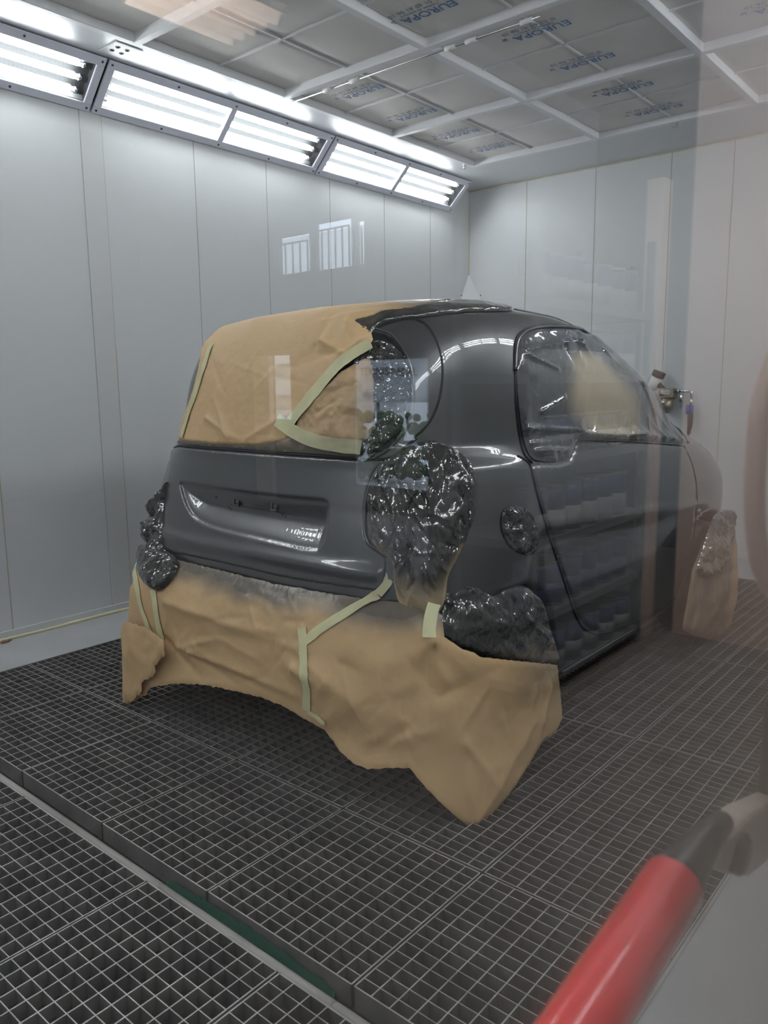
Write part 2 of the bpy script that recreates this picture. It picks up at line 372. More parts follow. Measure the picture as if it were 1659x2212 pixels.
# ------------------------------------------------------------------ tube light fixtures
def fixture(x0, x1, side, label, group=None, mull=True):
    if side == 'L': A = np.array([0, YL-.002, 2.69]); B = np.array([0, 3.762, ZC-.002])
    else: A = np.array([0, YR+.002, 2.69]); B = np.array([0, YR+.209, ZC-.002])
    vv = B-A; Lv = np.linalg.norm(vv); vv /= Lv
    nn = np.array([0, -vv[2], vv[1]]); nn = nn if nn[2] < 0 else -nn      # towards the room
    X = np.array([1., 0, 0])
    P = lambda x, v, n: A+X*x+vv*v+nn*n
    root = empty('tube_light', tuple(P((x0+x1)/2, Lv/2, 0)), label, 'light', group)
    def slab(q, xa, xb, va, vb, na, nb): q.obox(P(xa, va, na), X*(xb-xa), vv*(vb-va), nn*(nb-na))
    fr = .043; ex = .042
    q = MB()
    slab(q, x0, x1, 0, fr, 0, .012); slab(q, x0, x1, Lv-fr, Lv, 0, .012)
    slab(q, x0, x0+ex, fr, Lv-fr, 0, .012); slab(q, x1-ex, x1, fr, Lv-fr, 0, .012)
    xm = (x0+x1)/2
    slab(q, xm-.02, xm+.02, fr, Lv-fr, 0, .012)
    bevel(q.build('frame', M['fixture'], root), .002, 1)
    q = MB()   # recessed tray
    d = -.062
    slab(q, x0+.02, x1-.02, fr-.015, Lv-fr+.015, d-.004, d)
    slab(q, x0+.02, x1-.02, fr-.018, fr-.012, d, 0); slab(q, x0+.02, x1-.02, Lv-fr+.012, Lv-fr+.018, d, 0)
    slab(q, x0+.02, x0+.026, fr-.015, Lv-fr+.015, d, 0); slab(q, x1-.026, x1-.02, fr-.015, Lv-fr+.015, d, 0)
    q.build('reflector_tray', M['reflector'], root)
    for k in range(3):
        v = Lv*(.265+.235*k)
        a = P(x0+.075, v, -.028); b = P(x1-.115, v, -.028)
        q = MB(); q.tube([a, b], .0165, 14, cap=False); t = q.build('fluorescent_tube', M['tube'], root, True)
        for (p0, p1) in ((P(x0+.030, v, -.028), a), (b, P(x1-.045, v, -.028))):
            q = MB(); mid = p0+(p1-p0)*.5
            q.tube([p0, p0+(p1-p0)*.3, p0+(p1-p0)*.32, mid, mid+(p1-p0)*.02, p1], [.015, .015, .019, .019, .0168, .0168], 12)
            q.build('socket', M['chrome'], root, True)
    q = MB()
    slab(q, x0+ex-.004, x1-ex+.004, fr-.004, Lv-fr+.004, -.004, -.001)
    q.build('cover_glass', M['glass'], root)
    n = 7
    for i in range(5):
        for v in (fr*.45, Lv-fr*.45):
            x = x0+.02+(x1-x0-.04)*i/4; p = P(x, v, .012)
            q = MB(); q.lathe(p, nn, [(.0065, -.001), (.0065, .002), (.003, .004)], 8); q.build('screw', M['screw'], root)
    return root
fixture(.735, 2.352, 'L', 'leftmost tube light on the left wall, cut off by the picture edge', 'tube light boxes along the top of the left wall')
fixture(2.366, 3.998, 'L', 'middle tube light box of the left wall, two bright panes', 'tube light boxes along the top of the left wall')
fixture(4.012, 5.60, 'L', 'farthest tube light box of the left wall, nearest the back corner', 'tube light boxes along the top of the left wall')
for (a, b) in ((2.366, 3.998), (4.012, 5.60), (.735, 2.352)):
    fixture(a, b, 'R', 'tube light box above the door wall, seen mirrored in the dark car door', 'tube light boxes above the door wall')
for (a, b) in ((-.90, .72), (-2.53, -.915)):  # unseen fixtures added to brighten the rear of the car
    for s_ in 'LR': fixture(a, b, s_, 'added unseen tube light box on the long walls, lights the car rear', 'unseen tube light boxes added at the near end of the booth')

# ------------------------------------------------------------------ floor gratings
def grating_meshes(lx, ly):
    f = MB(); t = .0035
    g = .003
    f.box((g, g, -.055), (lx-g, g+t, 0)); f.box((g, ly-g-t, -.055), (lx-g, ly-g, 0))
    f.box((g, g, -.055), (g+t, ly-g, 0)); f.box((lx-g-t, g, -.055), (lx-g, ly-g, 0))
    b = MB()
    ny = max(2, round(ly/.05)); nx = max(2, round(lx/.036))
    for i in range(1, ny):
        y = i*ly/ny; b.box((g+t, y-.0016, -.034), (lx-g-t, y+.0016, -.0005))
    for i in range(1, nx):
        x = i*lx/nx; b.box((x-.0012, g+t, -.036), (x+.0012, ly-g-t, -.001))
    # small raised tabs under the edge, as seen through the first row of cells
    for i in range(1, nx, 1):
        x = i*lx/nx; b.box((x-.0012, g+t, -.05), (x+.0012, g+t+.006, -.03))
    out_ = []
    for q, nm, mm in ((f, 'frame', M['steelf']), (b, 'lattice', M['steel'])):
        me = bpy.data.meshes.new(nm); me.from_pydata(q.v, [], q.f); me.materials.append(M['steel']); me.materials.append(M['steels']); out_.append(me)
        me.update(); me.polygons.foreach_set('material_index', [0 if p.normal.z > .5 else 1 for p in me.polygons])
    return out_
GM = {}
def grating(x0, x1, y0, y1, label, tilt=0):
    key = (round(x1-x0, 3), round(y1-y0, 3))
    if key not in GM: GM[key] = grating_meshes(*key)
    e = empty('floor_grating', (x0, y0, random.uniform(-.0015, .0015)), label, 'floor grating', 'steel grating panels of the booth floor')
    for me, nm in zip(GM[key], ('frame', 'lattice')):
        o = bpy.data.objects.new(nm, me); COL.objects.link(o); o.parent = e
        if nm == 'frame': o['label'] = 'flat steel edge frame'
    return e
XS = [1.085, 1.594, 2.604, 3.614, 4.624, 5.262]
for j in range(6):
    y1 = 3.52-.5*j; y0 = y1-.5
    for i in range(5):
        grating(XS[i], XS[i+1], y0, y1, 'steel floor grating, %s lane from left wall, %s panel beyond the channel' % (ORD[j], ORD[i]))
YS = [3.52, 3.02, 2.347, 1.673, 1.172, .67]
for j in range(5):
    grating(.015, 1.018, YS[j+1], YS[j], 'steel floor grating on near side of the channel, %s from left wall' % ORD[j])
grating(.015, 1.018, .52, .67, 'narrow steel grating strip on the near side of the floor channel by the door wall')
# support channel + round bar between near row and main field
ch = empty('floor_channel', (1.05, 2.0, -.03), 'grey steel channel with round bar running between the gratings, green paint stained', 'channel')
q = MB(); q.box((1.022, .52, -.12), (1.090, 3.516, -.066)); q.build('channel', M['steelp'], ch)
yy = [.52, 1.035, 1.66, 2.17, 3.05, 3.516]
for a, b in zip(yy[:-1], yy[1:]):
    q = MB(); q.tube([(1.041, a+.003, -.036), (1.041, b-.003, -.036)], .0185, 16); q.build('round_bar', M['steelp'], ch, True)
# green overspray: a stained film of paint on frame side and bar
V = []; F = []; n = 260
for i in range(n+1):
    y = 1.07+.62*i/n; e = math.sin(PI*i/n)**.6
    w = .010*e+.008*noise.noise(Vector((y*30, 1, 0)))*e
    for (x, z) in ((1.0837, -.022-.02*(1-e)), (1.0837, -.040), (1.082, -.0605), (1.066+.008*(1-e)-abs(w)*.5, -.0245)):
        V.append((x, y, z+.006*noise.noise(Vector((y*90, z*40, 2)))*(2.2 if z > -.035 else .1)))
    V[-1] = (V[-1][0], V[-1][1], -.0200)
for i in range(n):
    for k in range(2): F.append((i*4+k, i*4+k+1, i*4+k+5, i*4+k+4))
o = mesh('paint_stain', V, F, M['green'], ch, True); o['label'] = 'green paint stain'
q = MB(); q.tube([(1.041, y, -.036) for y in np.linspace(1.15, 1.6, 12)], [.0187+.0001]*12, 16, cap=False)
# pit beams below gratings
q = MB()
for x in (1.594, 2.604, 3.614, 4.624): q.box((x-.02, .52, -.13), (x+.02, 3.516, -.058))
for x in (.2,): q.box((x-.02, .52, -.13), (x+.02, 3.516, -.058))
struct(q.build('trim_5', M['steelf']))


# ------------------------------------------------------------------ car body surface
XC, YC, ZTOP = 2.5, 2.06, 1.565
BODY = np.array([  # z, rear x, front x, half width, rear exponent, front exponent
(0.16,1.95,4.25,.70,6,6),(0.22,1.80,4.42,.78,5,6),(0.40,1.72,4.52,.815,4.5,7),(0.60,1.71,4.54,.83,4.5,8),
(0.75,1.735,4.51,.835,4.2,8),(0.88,1.765,4.40,.825,4.0,7),(0.96,1.785,4.25,.805,3.9,6.5),(1.01,1.795,4.08,.785,3.8,6.5),
(1.06,1.80,3.92,.77,3.8,6),(1.20,1.83,3.70,.760,3.8,5.5),(1.28,1.85,3.575,.740,3.8,5.2),(1.36,1.88,3.42,.708,3.8,5),(1.44,1.92,3.23,.671,3.6,4.4),
(1.50,1.975,3.04,.620,3.3,4),(1.54,2.08,2.86,.51,2.8,3.2),(1.56,2.3,2.65,.25,2.4,2.6),(1.565,2.49,2.51,.01,2.2,2.2)])
SKIRT = np.array([  # masking skirt around the rear bumper
(-.03,1.60,4.4,.905,5,5),(.10,1.605,4.4,.905,5,5),(.30,1.615,4.4,.90,5,5),(.46,1.62,4.4,.893,4.8,5),(.54,1.64,4.4,.885,4.6,5),
(.585,1.668,4.4,.872,4.5,5),(.62,1.698,4.4,.857,4.4,5),(.68,1.722,4.45,.85,4.2,5),(.80,1.745,4.45,.845,4,5),(.95,1.78,4.45,.83,4,5)])
FRONT = np.array([  # masking over the front wheel
(-.03,1.7,4.58,.90,5,9),(.15,1.7,4.61,.92,5,9),(.40,1.7,4.62,.92,5,9),(.60,1.7,4.60,.89,4.5,9),(.72,1.7,4.54,.85,4.3,8.5),(.90,1.75,4.40,.83,4,7)])
def herm(T, z, k):
    zs = T[:, 0]; ys = T[:, k]; d = np.diff(ys)/np.diff(zs); m_ = np.zeros(len(zs)); m_[0] = d[0]; m_[-1] = d[-1]
    for i in range(1, len(zs)-1): m_[i] = 0 if d[i-1]*d[i] <= 0 else 2*d[i-1]*d[i]/(d[i-1]+d[i])
    z = np.clip(z, zs[0], zs[-1]); i = np.clip(np.searchsorted(zs, z)-1, 0, len(zs)-2); h = zs[i+1]-zs[i]; t = (z-zs[i])/h
    return (2*t**3-3*t**2+1)*ys[i]+(t**3-2*t**2+t)*h*m_[i]+(-2*t**3+3*t**2)*ys[i+1]+(t**3-t**2)*h*m_[i+1]
def sst(x): x = np.clip(x, 0, 1); return x*x*(3-2*x)
def RR(T, ph, z):
    c = np.cos(ph); s = np.sin(ph)
    l = np.where(c > 0, XC-herm(T, z, 1), herm(T, z, 2)-XC); W = herm(T, z, 3); n = np.where(c > 0, herm(T, z, 4), herm(T, z, 5))
    r = ((np.abs(c)/l)**n+(np.abs(s)/W)**n)**(-1/n)
    if T is BODY:
        a = np.abs(ph)
        g = np.exp(-((a-math.radians(56))/math.radians(15))**2)
        r = r+.030*g*sst((1.055-z)/.05)*sst((z-.45)/.35)-.022*g*sst((z-1.045)/.04)*sst((1.42-z)/.3)
        x = XC-r*c
        zc = .80-.075*(x-2.4)                                # swage line along the doors
        sd = sst((a-math.radians(66))/math.radians(12))*sst((math.radians(152)-a)/math.radians(6))
        r = r+sd*(.010*np.exp(-((z-zc)/.018)**2)-.020*sst((zc-z)/.08)*sst((z-.28)/.15))
    return r
def SS(T, ph, z):
    r = RR(T, ph, z); return np.stack([XC-r*np.cos(ph), YC-r*np.sin(ph), z+0*r], -1)
def NN(T, ph, z):
    e = .004
    a = SS(T, ph+e, z)-SS(T, ph-e, z)
    zz = np.minimum(z, ZTOP-.0006); b = SS(T, ph, zz+.0005)-SS(T, ph, zz-.0005)
    n = np.cross(a, b); return n/(np.linalg.norm(n, axis=-1, keepdims=True)+1e-12)
def v2z(v): return ZTOP-(ZTOP-.16)*v*v
def z2v(z): return np.sqrt(np.maximum(ZTOP-z, 0)/(ZTOP-.16))
_grid = {}
def nearest(T, u, v):
    k = id(T)
    if k not in _grid:
        vs = np.linspace(z2v(T[-1, 0]), z2v(T[0, 0]), 260); ph = np.linspace(-PI, PI, 900); A, B = np.meshgrid(ph, v2z(vs))
        P = SS(T, A, B); N = NN(T, A, B); vis = ((ORG-P)*N).sum(-1) > 0
        U, V = proj(P); _grid[k] = (A[vis], B[vis], U[vis], V[vis])
    A, B, U, V = _grid[k]; i = np.argmin((U-u)**2+(V-v)**2); return A[i], B[i]
def hit(T, u, v, off=0.0):
    d = ray(u, v); d = d/np.linalg.norm(d); t = np.linspace(1.2, 6, 2400); P = ORG+t[:, None]*d
    dx = P[:, 0]-XC; dy = P[:, 1]-YC; z = P[:, 2]; rr = np.hypot(dx, dy); ph = np.arctan2(-dy, -dx)
    ins = (rr < RR(T, ph, z)+off) & (z < T[-1, 0]+off) & (z > T[0, 0])
    if not ins.any(): return nearest(T, u, v)
    i = np.argmax(ins)
    if z[i] > T[-1, 0]-.0005 and T is not BODY: return nearest(T, u, v)
    return ph[i], min(z[i], ZTOP-1e-4)
def todisk(pz): v = z2v(pz[1]); return (v*math.cos(pz[0]), v*math.sin(pz[0]))
def fromdisk(p): v = np.hypot(p[:, 0], p[:, 1]); return np.arctan2(p[:, 1], p[:, 0]), np.minimum(v2z(v), ZTOP-1e-5)
def P3(T, px, off=0.0):
    o = []
    for (u, v) in px:
        a, z = hit(T, u, v); a = np.array([a]); z = np.array([z]); o.append((SS(T, a, z)+off*NN(T, a, z))[0])
    return np.array(o)
def catmull(pts, closed, step):
    pts = np.asarray(pts, float); n = len(pts); o = []
    rng = range(n if closed else n-1)
    for i in rng:
        p1, p2 = pts[i], pts[(i+1) % n]
        p0 = pts[i-1] if (closed or i > 0) else 2*p1-p2
        p3 = pts[(i+2) % n] if (closed or i+2 < n) else 2*p2-p1
        k = max(1, int(np.linalg.norm(p2-p1)/step))
        for j in range(k):
            t = j/k; o.append(.5*((2*p1)+(-p0+p2)*t+(2*p0-5*p1+4*p2-p3)*t*t+(-p0+3*p1-3*p2+p3)*t**3))
    if not closed: o.append(pts[-1])
    return np.array(o)
def linear(pts, step, jag=0):
    pts = np.asarray(pts, float); n = len(pts); o = []
    for i in range(n):
        p1, p2 = pts[i], pts[(i+1) % n]; k = max(1, int(np.linalg.norm(p2-p1)/step))
        for j in range(k): o.append(p1+(p2-p1)*j/k)
    o = np.array(o)
    if jag: o = o+np.array([[noise.noise(Vector((a*60, b*60, 3)))*jag, noise.noise(Vector((a*60, b*60, 9)))*jag] for a, b in o])
    return o
def densify(px, curved, closed, step):
    if curved: return catmull(np.array(px, float), closed, step)
    o = linear(px, step)
    if not closed:
        n_ = np.argmin(np.hypot(o[:, 0]-px[-1][0], o[:, 1]-px[-1][1])); o = o[:n_+1]
    return o
def inside(poly, p):
    x, y = p[:, 0], p[:, 1]; r = np.zeros(len(p), bool); n = len(poly); j = n-1
    for i in range(n):
        xi, yi = poly[i]; xj, yj = poly[j]
        c = ((yi > y) != (yj > y)) & (x < (xj-xi)*(y-yi)/(yj-yi+1e-15)+xi); r ^= c; j = i
    return r
def dist_poly(poly, p):
    d = np.full(len(p), 9.0)
    for i in range(len(poly)):
        a = poly[i]; b = poly[(i+1) % len(poly)]; ab = b-a; L2 = ab@ab+1e-15
        t = np.clip(((p-a)@ab)/L2, 0, 1); q_ = p-(a+t[:, None]*ab); d = np.minimum(d, np.hypot(q_[:, 0], q_[:, 1]))
    return d
def patch(name, px, T, off, ds, m, parent, smooth=True, roll=.006, edge=-.002, disp=None, spray=None, curved=True, jag=0, tohits=None):
    dk = np.array([todisk(hit(T, u, v)) for (u, v) in densify(px, curved, True, 9)])
    poly = linear(dk, ds, jag)
    a, b = poly.min(0), poly.max(0)
    gx = np.arange(a[0], b[0], ds); gy = np.arange(a[1], b[1], ds*.866)
    G = np.array([(x+(j % 2)*ds*.5, y) for j, y in enumerate(gy) for x in gx])
    G = G+np.random.RandomState(3).uniform(-.18, .18, G.shape)*ds
    G = G[inside(poly, G)]; d = dist_poly(poly, G); G = G[d > ds*.5]
    pts = [Vector(p) for p in poly]+[Vector(p) for p in G]
    n = len(poly)
    vv, ee, ff, *_ = delaunay_2d_cdt(pts, [(i, (i+1) % n) for i in range(n)], [], 0, 1e-7)
    vv = np.array([tuple(x) for x in vv])
    cen = np.array([vv[list(f)].mean(0) for f in ff]); keep = inside(poly, cen)
    ff = [tuple(f) for f, k_ in zip(ff, keep) if k_]
    ff2 = []
    for f in ff:
        p0, p1, p2 = vv[f[0]], vv[f[1]], vv[f[2]]
        ff2.append(f if (p1[0]-p0[0])*(p2[1]-p0[1])-(p1[1]-p0[1])*(p2[0]-p0[0]) > 0 else f[::-1])
    ph, z = fromdisk(vv); P = SS(T, ph, z); N = NN(T, ph, z)
    dd = dist_poly(poly, vv)*1.9                              # metres, roughly
    o = edge+(off-edge)*np.sqrt(np.clip(1-(1-np.clip(dd/roll, 0, 1))**2, 0, 1))
    if disp is not None: o = o+disp(P, dd, ph, z)
    P = P+o[:, None]*N
    s = spray(P, dd) if spray is not None else None
    return mesh(name, P, ff2, m, parent, smooth, attr=s)
def fbm_abs(P, f, seed, oct_=3, gain=.5):
    o = np.zeros(len(P))
    for i, p in enumerate(P):
        a = 1; s = 0; ff_ = f
        for k in range(oct_):
            s += a*abs(noise.noise(Vector((p[0]*ff_+seed, p[1]*ff_, p[2]*ff_)))); a *= gain; ff_ *= 2.1
        o[i] = s
    return o
def randfolds(T, rect, n, seed, amp=(.003, .010), w=(.006, .018), ln=(40, 150), ang=None):
    rs_ = random.Random(seed); L_ = []
    for k in range(n):
        u = rs_.uniform(rect[0], rect[2]); v = rs_.uniform(rect[1], rect[3]); a = rs_.uniform(0, PI) if ang is None else rs_.gauss(ang[0], ang[1])
        l_ = rs_.uniform(*ln)/2; du, dv = l_*math.cos(a), l_*math.sin(a)
        L_.append(((u-du, v-dv), (u+du, v+dv), rs_.uniform(*amp)*rs_.choice((-1, 1)), rs_.uniform(*w)))
    q_ = P3(T, [p for l in L_ for p in l[:2]])
    def fn(P):
        o = np.zeros(len(P))
        for i, l in enumerate(L_):
            d, t = seg_d(P, q_[2*i], q_[2*i+1]); o += l[2]*np.exp(-d/l[3])*np.sin(PI*np.clip(t*.9+.05, 0, 1))
        return o
    return fn
def crumple(amp, f, seed, oct_=3, pin=.02):
    return lambda P, d, ph, z: amp*(fbm_abs(P, f, seed, oct_)-.25)*np.clip(d/pin, .0, 1)
def seg_d(P, a, b):
    ab = b-a; t = np.clip(((P-a)@ab)/(ab@ab), 0, 1); return np.linalg.norm(P-(a+t[:, None]*ab), axis=1), t
def folds(T, lst):
    L_ = []
    for (pa, pb, amp, w) in lst:
        q_ = P3(T, [pa, pb]); L_.append((q_[0], q_[1], amp, w))
    def fn(P):
        o = np.zeros(len(P))
        for a, b, amp, w in L_:
            d, t = seg_d(P, a, b); o += amp*np.exp(-(d/w))*(1-.6*t)
        return o
    return fn
def ribbon(name, px, T, off, w, m, parent, sprayv=.0, seed=1, curved=True, step=.012, df=None):
    C3 = P3(T, densify(px, curved, False, 14), 0); C3 = catmull(C3, False, step)
    n = len(C3); V = []; S_ = []
    for i, p in enumerate(C3):
        t = C3[min(i+1, n-1)]-C3[max(i-1, 0)]; t /= np.linalg.norm(t)+1e-9
        ph = np.array([math.atan2(-(p[1]-YC), -(p[0]-XC))]); zz = np.array([min(p[2], T[-1, 0])])
        N = NN(T, ph, zz)[0]; side = np.cross(N, t); side /= np.linalg.norm(side)+1e-9
        for k in range(5):
            s = (k/4-.5)*w*(1+.14*noise.noise(Vector((i*.35, k*3.1*(k in (0, 4)), seed))))
            lift = off+.0025*abs(noise.noise(Vector((i*.5, k*.8, seed*7.3))))
            if df is not None:
                q_ = p+side*s; pz = np.array([min(q_[2], T[-1, 0])]); pa = np.array([math.atan2(-(q_[1]-YC), -(q_[0]-XC))])
                S0 = SS(T, pa, pz); V.append(S0[0]+NN(T, pa, pz)[0]*(lift+df(S0, np.array([.07]), pa, pz)[0]))
            else: V.append(p+side*s+N*lift)
            S_.append((sprayv(p) if callable(sprayv) else sprayv)+.12*noise.noise(Vector((i*.2, k, seed))))
    F = [(i*5+k, i*5+k+1, i*5+k+6, i*5+k+5) for i in range(n-1) for k in range(4)]
    return mesh(name, V, F, m, parent, True, attr=np.clip(S_, 0, 1))
def groove(name, px, T, r, m, parent, off=0, curved=True, closed=False):
    C3 = P3(T, densify(px, True, closed, 14), off); C3 = catmull(C3, closed, .012)
    q_ = MB(); q_.tube(list(C3), r, 6, closed=closed, cap=not closed); return q_.build(name, m, parent, True)

# ------------------------------------------------------------------ the car
car = empty('small_car', (2.5, 2.06, 0), 'small two-seat car in fresh glossy dark grey paint, masked with brown paper and film', 'car')
plate_px = [(392, 1040), (440, 1046), (560, 1062), (660, 1072), (703, 1077), (714, 1092), (713, 1130), (706, 1165), (692, 1188), (670, 1192), (560, 1168), (470, 1146), (425, 1126), (404, 1098), (392, 1062)]
PLd = linear(np.array([todisk(hit(BODY, *p)) for p in densify(plate_px, True, True, 9)]), .006)
def recess(ph, z):
    v = z2v(z); p = np.stack([v*np.cos(ph), v*np.sin(ph)], -1); flat = p.reshape(-1, 2)
    o = np.zeros(len(flat)); near = (np.abs(flat-PLd.mean(0)).max(1) < .5)
    q_ = flat[near]; ins = inside(PLd, q_); d = dist_poly(PLd, q_)*1.9
    o[near] = np.where(ins, .010*sst(d/.012)+.030*sst((d-.008)/.075), 0); return o.reshape(ph.shape)
wheels = [(2.10, .29), (3.97, .29)]
nv, nphi = 150, 420
vs = np.concatenate([np.linspace(0.02, .25, 20, endpoint=False), np.linspace(.25, 1, nv-20)])
A, B = np.meshgrid(np.linspace(-PI, PI, nphi, endpoint=False), v2z(vs)); P = SS(BODY, A, B); N = NN(BODY, A, B)
P = P-N*(recess(A, B)*1.25+.0)[..., None]
for wx, wz in wheels:
    d = np.hypot(P[..., 0]-wx, P[..., 2]-wz); sd = np.abs(P[..., 1]-YC) > .45
    k_ = np.where(sd, sst((.345-d)/.012), 0); P[..., 1] = P[..., 1]-k_*np.sign(P[..., 1]-YC)*.20
V = [tuple(p) for p in P.reshape(-1, 3)]; V.append((XC, YC, ZTOP)); V.append((XC+.6, YC, .17))
F = [(i*nphi+j, (i+1)*nphi+j, (i+1)*nphi+(j+1) % nphi, i*nphi+(j+1) % nphi) for i in range(len(vs)-1) for j in range(nphi)]
F += [(len(V)-2, j, (j+1) % nphi) for j in range(nphi)]; b0 = (len(vs)-1)*nphi
F += [(len(V)-1, b0+(j+1) % nphi, b0+j) for j in range(nphi)]
mesh('body_shell', V, F, M['paint'], car, True)

tg_px = [(379, 967), (450, 972), (600, 983), (740, 990), (832, 994), (815, 1012), (800, 1040), (791, 1080), (787, 1120), (788, 1150), (795, 1172), (815, 1186), (832, 1200), (835, 1225), (828, 1256), (815, 1277), (720, 1266), (620, 1250), (500, 1222), (410, 1203), (372, 1195), (355, 1180), (352, 1150), (358, 1080), (368, 1010)]
def tg_disp(P, d, ph, z):
    o = -recess(ph, z)
    zc_ = .735  # lower character line of the tailgate: soft ledge that catches the lights
    return o+.010*np.exp(-((z-.70)/.022)**2)*np.clip(d/.03, 0, 1)
tailgate = patch('tailgate', tg_px, BODY, .005, .0031, M['paint2'], car, roll=.009, edge=-.004, disp=tg_disp)
# rectangular catches in the number plate recess
def onrec(u, v, off=.002):
    a, z = hit(BODY, u, v); a = np.array([a]); z = np.array([z]); n = NN(BODY, a, z)
    return (SS(BODY, a, z)+n*(.005-recess(a, z)[:, None]+off))[0], n[0]
for (u, v) in ((504, 1082), (586, 1092)):
    p, n = onrec(u, v); sx = np.cross(n, [0, 0, 1]); sx /= np.linalg.norm(sx); sz = np.cross(sx, n)
    if sx[1] > 0: sx = -sx
    if sz[2] < 0: sz = -sz
    w, h_ = .030, .034
    q = MB(); q.obox(p-sx*w/2-sz*h_/2-n*.004, sx*w, sz*h_, n*.004); cc = q.build('plate_bracket', M['black'], tailgate)
    q = MB()
    q.obox(p-sx*w/2-sz*h_/2, sx*w, sz*.006, n*.004); q.obox(p-sx*w/2+sz*(h_/2-.006), sx*w, sz*.006, n*.004); q.obox(p-sx*w/2-sz*h_/2, sx*.006, sz*h_, n*.004)
    q.obox(p+sx*.001-sz*.005, sx*(w/2-.001), sz*.010, n*.004)
    q.build('clip_frame', M['paint2'], cc)
for (u, v) in ((460, 1073), (480, 1094), (596, 1110), (484, 1098), (603, 1113), (630, 1096)):
    p, n = onrec(u, v, .0); q = MB(); q.lathe(p, n, [(.0035, -.001), (.0035, .0015)], 10); q.build('screw_hole', M['black'], tailgate)
C3 = np.array([onrec(u, v, .0015)[0] for u, v in ((486, 1088), (540, 1097), (603, 1108))]); q = MB(); q.tube(list(catmull(C3, False, .02)), .0012, 6); q.build('plate_ledge', M['black'], tailgate)
# rear glazing frame (dark glass edge) and seams
RW = [(436, 760), (520, 735), (640, 722), (740, 716), (815, 716), (856, 735), (882, 780), (892, 840), (886, 900), (862, 945), (820, 980), (740, 985), (600, 975), (470, 965), (382, 958), (392, 880), (412, 810)]
M['glassd'] = mat('dark_rear_glass', (.012, .012, .013), .06, coat=.5)
patch('rear_window', RW, BODY, .004, .006, M['glassd'], car, roll=.008, edge=-.003)
groove('window_seal', [(812, 711), (838, 718), (862, 738), (882, 775), (892, 815), (895, 850), (892, 890), (882, 922), (862, 948), (830, 978), (798, 993)], BODY, .0035, M['paint'], car, .003)
groove('body_seam', [(895, 689), (915, 697), (936, 722), (951, 760), (956, 800), (953, 840), (945, 875), (930, 908), (912, 930), (898, 942)], BODY, .0036, M['black'], car, .001)
groove('body_seam', [(893, 688), (860, 692), (835, 700), (812, 711)], BODY, .003, M['black'], car, .0)
groove('body_seam', [(373, 962), (450, 968), (600, 979), (740, 988), (836, 992), (870, 972), (900, 945)], BODY, .0055, M['black'], car, .0)
groove('body_seam', [(836, 995), (818, 1014), (803, 1042), (793, 1080), (789, 1120), (790, 1152), (798, 1175), (818, 1188), (835, 1202)], BODY, .0045, M['paint'], car, .006)
# upper corner of the rear hatch frame, dark left edge
# door
door_px = [(1146, 1003), (1210, 999), (1232, 985), (1242, 962), (1250, 951), (1330, 951), (1420, 957), (1476, 964), (1492, 1000), (1501, 1040), (1504, 1080), (1500, 1130), (1485, 1210), (1462, 1285), (1440, 1307), (1380, 1337), (1310, 1364), (1285, 1367), (1262, 1355), (1242, 1320), (1215, 1240), (1190, 1165), (1168, 1090), (1155, 1040)]
door = patch('door', door_px, BODY, .0045, .0075, M['paint2'], car, roll=.010, edge=-.004)
groove('door_gap', [(1118, 985), (1132, 992), (1144, 1003), (1153, 1040), (1166, 1090), (1188, 1165), (1213, 1240), (1240, 1322), (1260, 1357), (1285, 1369), (1311, 1366), (1381, 1339), (1441, 1309), (1464, 1287)], BODY, .0045, M['black'], door, .0)
groove('door_gap', [(1477, 964), (1494, 1000), (1503, 1040), (1506, 1080), (1502, 1130), (1487, 1210), (1466, 1283)], BODY, .0035, M['black'], door, .0)
# side window frame and glass
SW = [(1117, 750), (1124, 730), (1150, 717), (1195, 713), (1250, 719), (1300, 737), (1345, 775), (1385, 820), (1430, 880), (1462, 930), (1482, 960), (1430, 956), (1340, 950), (1250, 948), (1241, 955), (1236, 975), (1225, 990), (1200, 998), (1160, 996), (1142, 985), (1127, 940), (1118, 870), (1114, 800)]
patch('side_window', SW, BODY, .003, .008, M['glassd'], car, roll=.008, edge=-.003)
groove('window_trim', [(1112, 800), (1113, 755), (1121, 728), (1148, 711), (1196, 706), (1252, 711), (1305, 731), (1350, 769), (1391, 816), (1436, 878), (1468, 928), (1486, 958)], BODY, .0065, M['paint2'], car, .0035)
groove('window_trim', [(1110, 800), (1111, 753), (1118, 725), (1147, 707), (1196, 702), (1253, 707), (1308, 727), (1353, 765), (1395, 812)], BODY, .004, M['black'], car, .0)
groove('window_trim', [(1112, 800), (1115, 880), (1122, 940), (1134, 985), (1148, 1000)], BODY, .0045, M['black'], car, .001)
groove('window_seal', [(1250, 949), (1340, 952), (1430, 958), (1478, 963)], BODY, .004, M['paint2'], car, .004)
